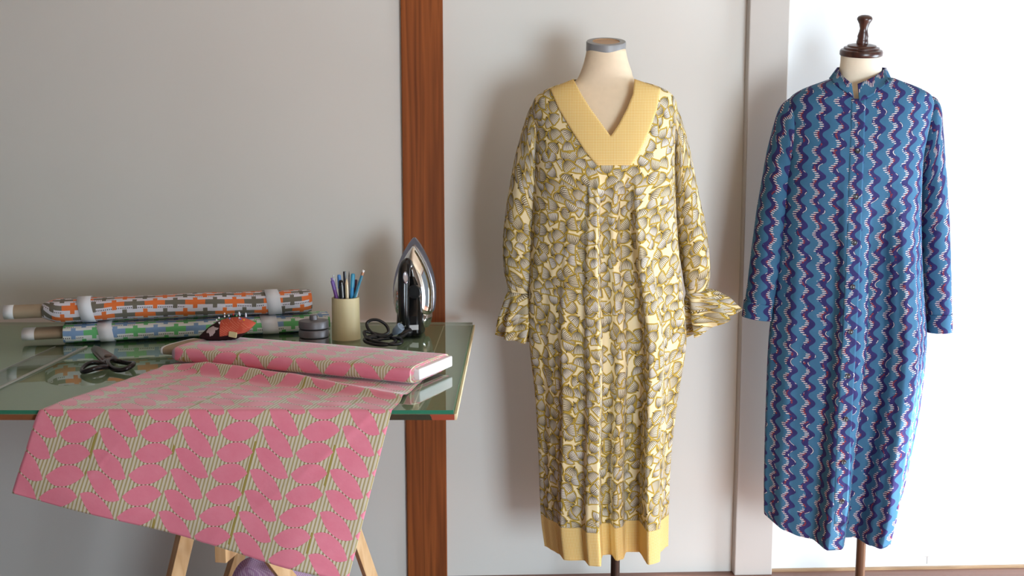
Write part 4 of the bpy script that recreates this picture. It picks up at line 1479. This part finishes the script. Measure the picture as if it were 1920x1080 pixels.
# ---------- right: blue wave print shirt dress
D2 = 2.80
bb = Garment(D2, [(148, 1557, 1671, 0.072), (154, 1540, 1688, 0.074), (161, 1520, 1708, 0.077), (170, 1500, 1728, 0.081), (180, 1486, 1742, 0.086), (198, 1476, 1746, 0.093), (250, 1472, 1734, 0.108), (300, 1468, 1724, 0.116),
                  (400, 1462, 1723, 0.112), (500, 1456, 1728, 0.106), (560, 1452, 1732, 0.104), (640, 1443, 1737, 0.10), (750, 1438, 1727, 0.097), (850, 1435, 1710, 0.095), (950, 1433, 1692, 0.093), (1006, 1433, 1676, 0.092)], 0.80)
zc2 = at_y(1600, 300, D2).z
HEM2 = [(-1.0, .10), (-.82, .42), (-.70, .34), (-.55, .40), (-.36, .42), (-.27, .96), (-.04, .92), (.06, .70), (.12, .32), (.30, .32), (.42, .78), (.52, 1.0), (.66, .97), (.80, .58), (.90, .30), (1.0, .05)]


def fold2(k, z):
    t = max(0.0, (zc2 - z) / (zc2 - bb.zbot))
    if t <= 0: return (0.0, 0.0)
    g = smooth01(t / 0.30) * (0.30 + 0.70 * t ** 1.1)
    return (g, 0.145 * profile(HEM2, k - 0.03 * math.sin(t * 5) * (1 - t)))


bb.fold = fold2
rise2 = lambda X, t: (0.046 * abs(X) ** 3 + 0.014) * max(0, (t - 0.75) / 0.25) ** 1.5
fx2 = at_y(1614, 600, D2).x
f2 = thing('dress_form', (fx2, D2, 0), 'ivory dress form with dark turned wooden finial wearing the blue dress', 'dress form', 'dress forms by the wall')
ft2 = Garment(D2, [(101, 1578, 1652, 0.046), (118, 1577, 1652, 0.046), (136, 1574, 1651, 0.044), (148, 1573, 1648, 0.043), (158, 1573, 1650, 0.044), (166, 1564, 1660, 0.046), (178, 1536, 1690, 0.057), (205, 1506, 1714, 0.074),
                   (260, 1506, 1706, 0.088), (310, 1506, 1698, 0.092), (400, 1526, 1684, 0.070), (480, 1540, 1674, 0.054), (560, 1530, 1684, 0.048), (640, 1530, 1684, 0.044), (700, 1540, 1676, 0.04)], 0.92)
mb = ft2.mesh(zrange(ft2.ztop, ft2.zbot, 90), 96); mb.build('torso', M['form_white'], f2, angle=180)
capc = at_y(1614.5, 101, D2); capc.y = D2
mb = MB(); mb.lathe([(0.0505, -0.004), (0.052, -0.002), (0.052, 0.006), (0.050, 0.010), (0.044, 0.012), (0.043, 0.016), (0.036, 0.018), (0.0345, 0.0215), (0.024, 0.024), (0.013, 0.025)], capc, (0, -0.22, 1), 56); cap = mb.build('neck_cap', M['dark_wood'], f2)
mb = MB(); mb.lathe([(0.0135, 0.024), (0.0145, 0.029), (0.0135, 0.034), (0.0125, 0.038), (0.0135, 0.043), (0.0105, 0.054), (0.0095, 0.062), (0.0125, 0.073), (0.0165, 0.080), (0.0185, 0.084), (0.0182, 0.088), (0.0155, 0.0915), (0.009, 0.0945), (0.0001, 0.0955)], capc, (0, -0.22, 1), 40); mb.build('finial', M['dark_wood'], cap)
stand(f2, (at_y(1613.5, 1050, D2).x, D2), ft2.zbot + 0.02, M['pole_brown'], 0, 0, 0.0122)

db = thing('dress', (fx2, D2, bb.zbot), 'long blue shirt dress with indigo wave print, stand collar and buttons', 'dress', 'dresses on the forms')
CUT2 = [(1550, 120), (1559, 146), (1572, 157), (1587, 167), (1599, 180), (1603, 190), (1614, 191), (1626, 180), (1645, 168), (1660, 156), (1668, 146), (1676, 120)]
mb = bb.mesh(zrange(bb.ztop, bb.zbot, 240), 260, rise=rise2, wr=0.0016, skip=lambda c: c.y < D2 and inside_poly(*to_px(c), CUT2))
mb.build('body', M['waves'], db, solid=0.0008, angle=180)
# button placket
R = []; UV = []
PE = [(198, 1623), (300, 1619.5), (460, 1614), (600, 1608), (800, 1597), (1000, 1588)]
zend = None
for i in range(101):
    v = lerp(185, 985, i / 100)
    ue = table_lookup(PE, v)[0]
    row = []; uvr = []
    for j in range(9):
        u = lerp(ue - 27, ue, j / 8)
        p = bb.on_front(u, v, 0.0002 + 0.0028 * (j / 8) ** 0.5)
        row.append(p); uvr.append((0.0215 + (j / 8 - 0.5) * 0.036, bb.ztop - p.z + 0.013))
    R.append(row); UV.append(uvr)
mb = MB(); mb.grid(R, uv=UV); mb.build('button_placket', M['waves'], db, solid=0.0010, angle=180)
for u, v in ((1609.5, 283), (1607, 369), (1603, 455), (1600.5, 538), (1595, 622), (1588, 705), (1582, 786), (1577, 866), (1572, 940)):
    ue = table_lookup(PE, v)[0]
    u = ue - 12
    p = bb.on_front(u, v, 0.0034)
    q1, q2 = bb.on_front(u + 4, v, 0.0034), bb.on_front(u, v + 5, 0.0034)
    nrm = (q2 - p).cross(q1 - p).normalized()
    if nrm.y > 0: nrm = -nrm
    mb = MB(); mb.lathe([(0.0052, -0.0006), (0.0066, 0.0006), (0.0066, 0.0016), (0.0058, 0.0021), (0.0045, 0.0014), (0.0001, 0.0013)], p, nrm, 20)
    mb.build('button', M['button'], db)
# stand collar, open at the throat
R = []; UV = []
CBL = [(0.0, 1601, 184), (0.3, 1588, 174), (0.65, 1571, 161), (1.0, 1556, 148)]
CTL = [(0.0, 1597, 156), (0.3, 1589, 150), (0.65, 1579, 141), (1.0, 1571, 127)]
CBR = [(0.0, 1611, 190), (0.3, 1629, 182), (0.65, 1650, 167), (1.0, 1672, 149)]
CTR = [(0.0, 1608, 157), (0.3, 1625, 150), (0.65, 1646, 139), (1.0, 1662, 126)]
NQ = 34
cols = []
for side_b, side_t in ((CBL, CTL), (None, None), (CBR, CTR)):
    for k in range(NQ + 1):
        q = k / NQ
        if side_b is None:                    # round the back of the neck
            an = lerp(PI / 2, 3 * PI / 2, q)
            zb = lerp(at_y(1556, 148, D2).z, at_y(1672, 149, D2).z, q) + 0.010 * max(0, -math.cos(an)); zt = at_y(1571, 127, D2).z + 0.006 * max(0, -math.cos(an))
            xb = lerp(at_y(1556, 148, D2).x, at_y(1672, 149, D2).x, 0.5 - 0.5 * math.sin(an)); xt = lerp(at_y(1571, 127, D2).x, at_y(1662, 126, D2).x, 0.5 - 0.5 * math.sin(an))
            pb, pt = Vector((xb, D2 - 0.070 * math.cos(an), zb)), Vector((xt, D2 - 0.058 * math.cos(an), zt))
        else:
            ss = q if side_b is CBL else 1 - q
            ub, vb = table_lookup(side_b, ss); ut, vt = table_lookup(side_t, ss)
            ang_ = lerp(0.16, PI / 2, ss)
            yb = bb.on_front(ub, vb, 0.004) if ss < 0.93 else None
            pb = yb if yb is not None else at_y(ub, vb, D2 - 0.07 * math.cos(ang_) * 0.9)
            pt = at_y(ut, vt, D2 - (0.074 + 0.022 * math.sin(ang_ * 1.3) ** 2) * math.cos(ang_))
        if cols and (cols[-1][0] - pb).length < 1e-5: continue
        cols.append((pb, pt))
for q in range(9):
    t = q / 8
    row = []; uvr = []; arc = 0
    for i, (pb, pt) in enumerate(cols):
        p = pb.lerp(pt, t)
        if i: arc += (cols[i][0].lerp(cols[i][1], 0.5) - cols[i - 1][0].lerp(cols[i - 1][1], 0.5)).length
        row.append(p); uvr.append((arc, 0.3 + t * 0.033))
    R.append(row); UV.append(uvr)
mb = MB(); mb.grid(R, uv=[[(b_, a_) for a_, b_ in r_] for r_ in UV]); mb.build('collar', M['waves'], db, solid=0.0014, angle=180)
p = at_y(1615, 163, D2 - 0.071)
mb = MB(); mb.lathe([(0.006, -0.0008), (0.0066, 0.0006), (0.0058, 0.0018), (0.0001, 0.0012)], p, (0.25, -1, 0.3), 20); mb.build('button', M['button'], db)

sl = sleeve(db, 'sleeve', [((1492, 176), (1492, 245)), ((1463, 203), (1494, 270)), ((1444, 268), (1490, 315)), ((1430, 335), (1482, 355)), ((1413, 445), (1468, 452)), ((1401, 540), (1455, 546)), ((1397, 566), (1449, 574))],
            D2 + 0.015, M['waves'], [0.05, 0.064, 0.066, 0.062, 0.054, 0.045, 0.042], seed=5)
sleeve(sl, 'cuff', [((1395.5, 563), (1449, 571)), ((1394, 575), (1448, 583)), ((1391.5, 593), (1446, 600))], D2 + 0.015, M['waves'], [0.044, 0.044, 0.045], seed=6, wr=0.001)
sr = sleeve(db, 'sleeve', [((1736, 176), (1720, 255)), ((1757, 190), (1716, 290)), ((1763, 250), (1718, 330)), ((1770, 330), (1720, 380)), ((1777, 420), (1724, 440)), ((1781, 520), (1731, 530)), ((1782, 590), (1737, 592))],
            D2 + 0.015, M['waves'], [0.05, 0.064, 0.066, 0.062, 0.054, 0.045, 0.042], seed=7)
sleeve(sr, 'cuff', [((1783, 586), (1736, 588)), ((1783.5, 600), (1735.5, 603)), ((1783.5, 619), (1735, 622))], D2 + 0.015, M['waves'], [0.044, 0.044, 0.045], seed=8, wr=0.001)
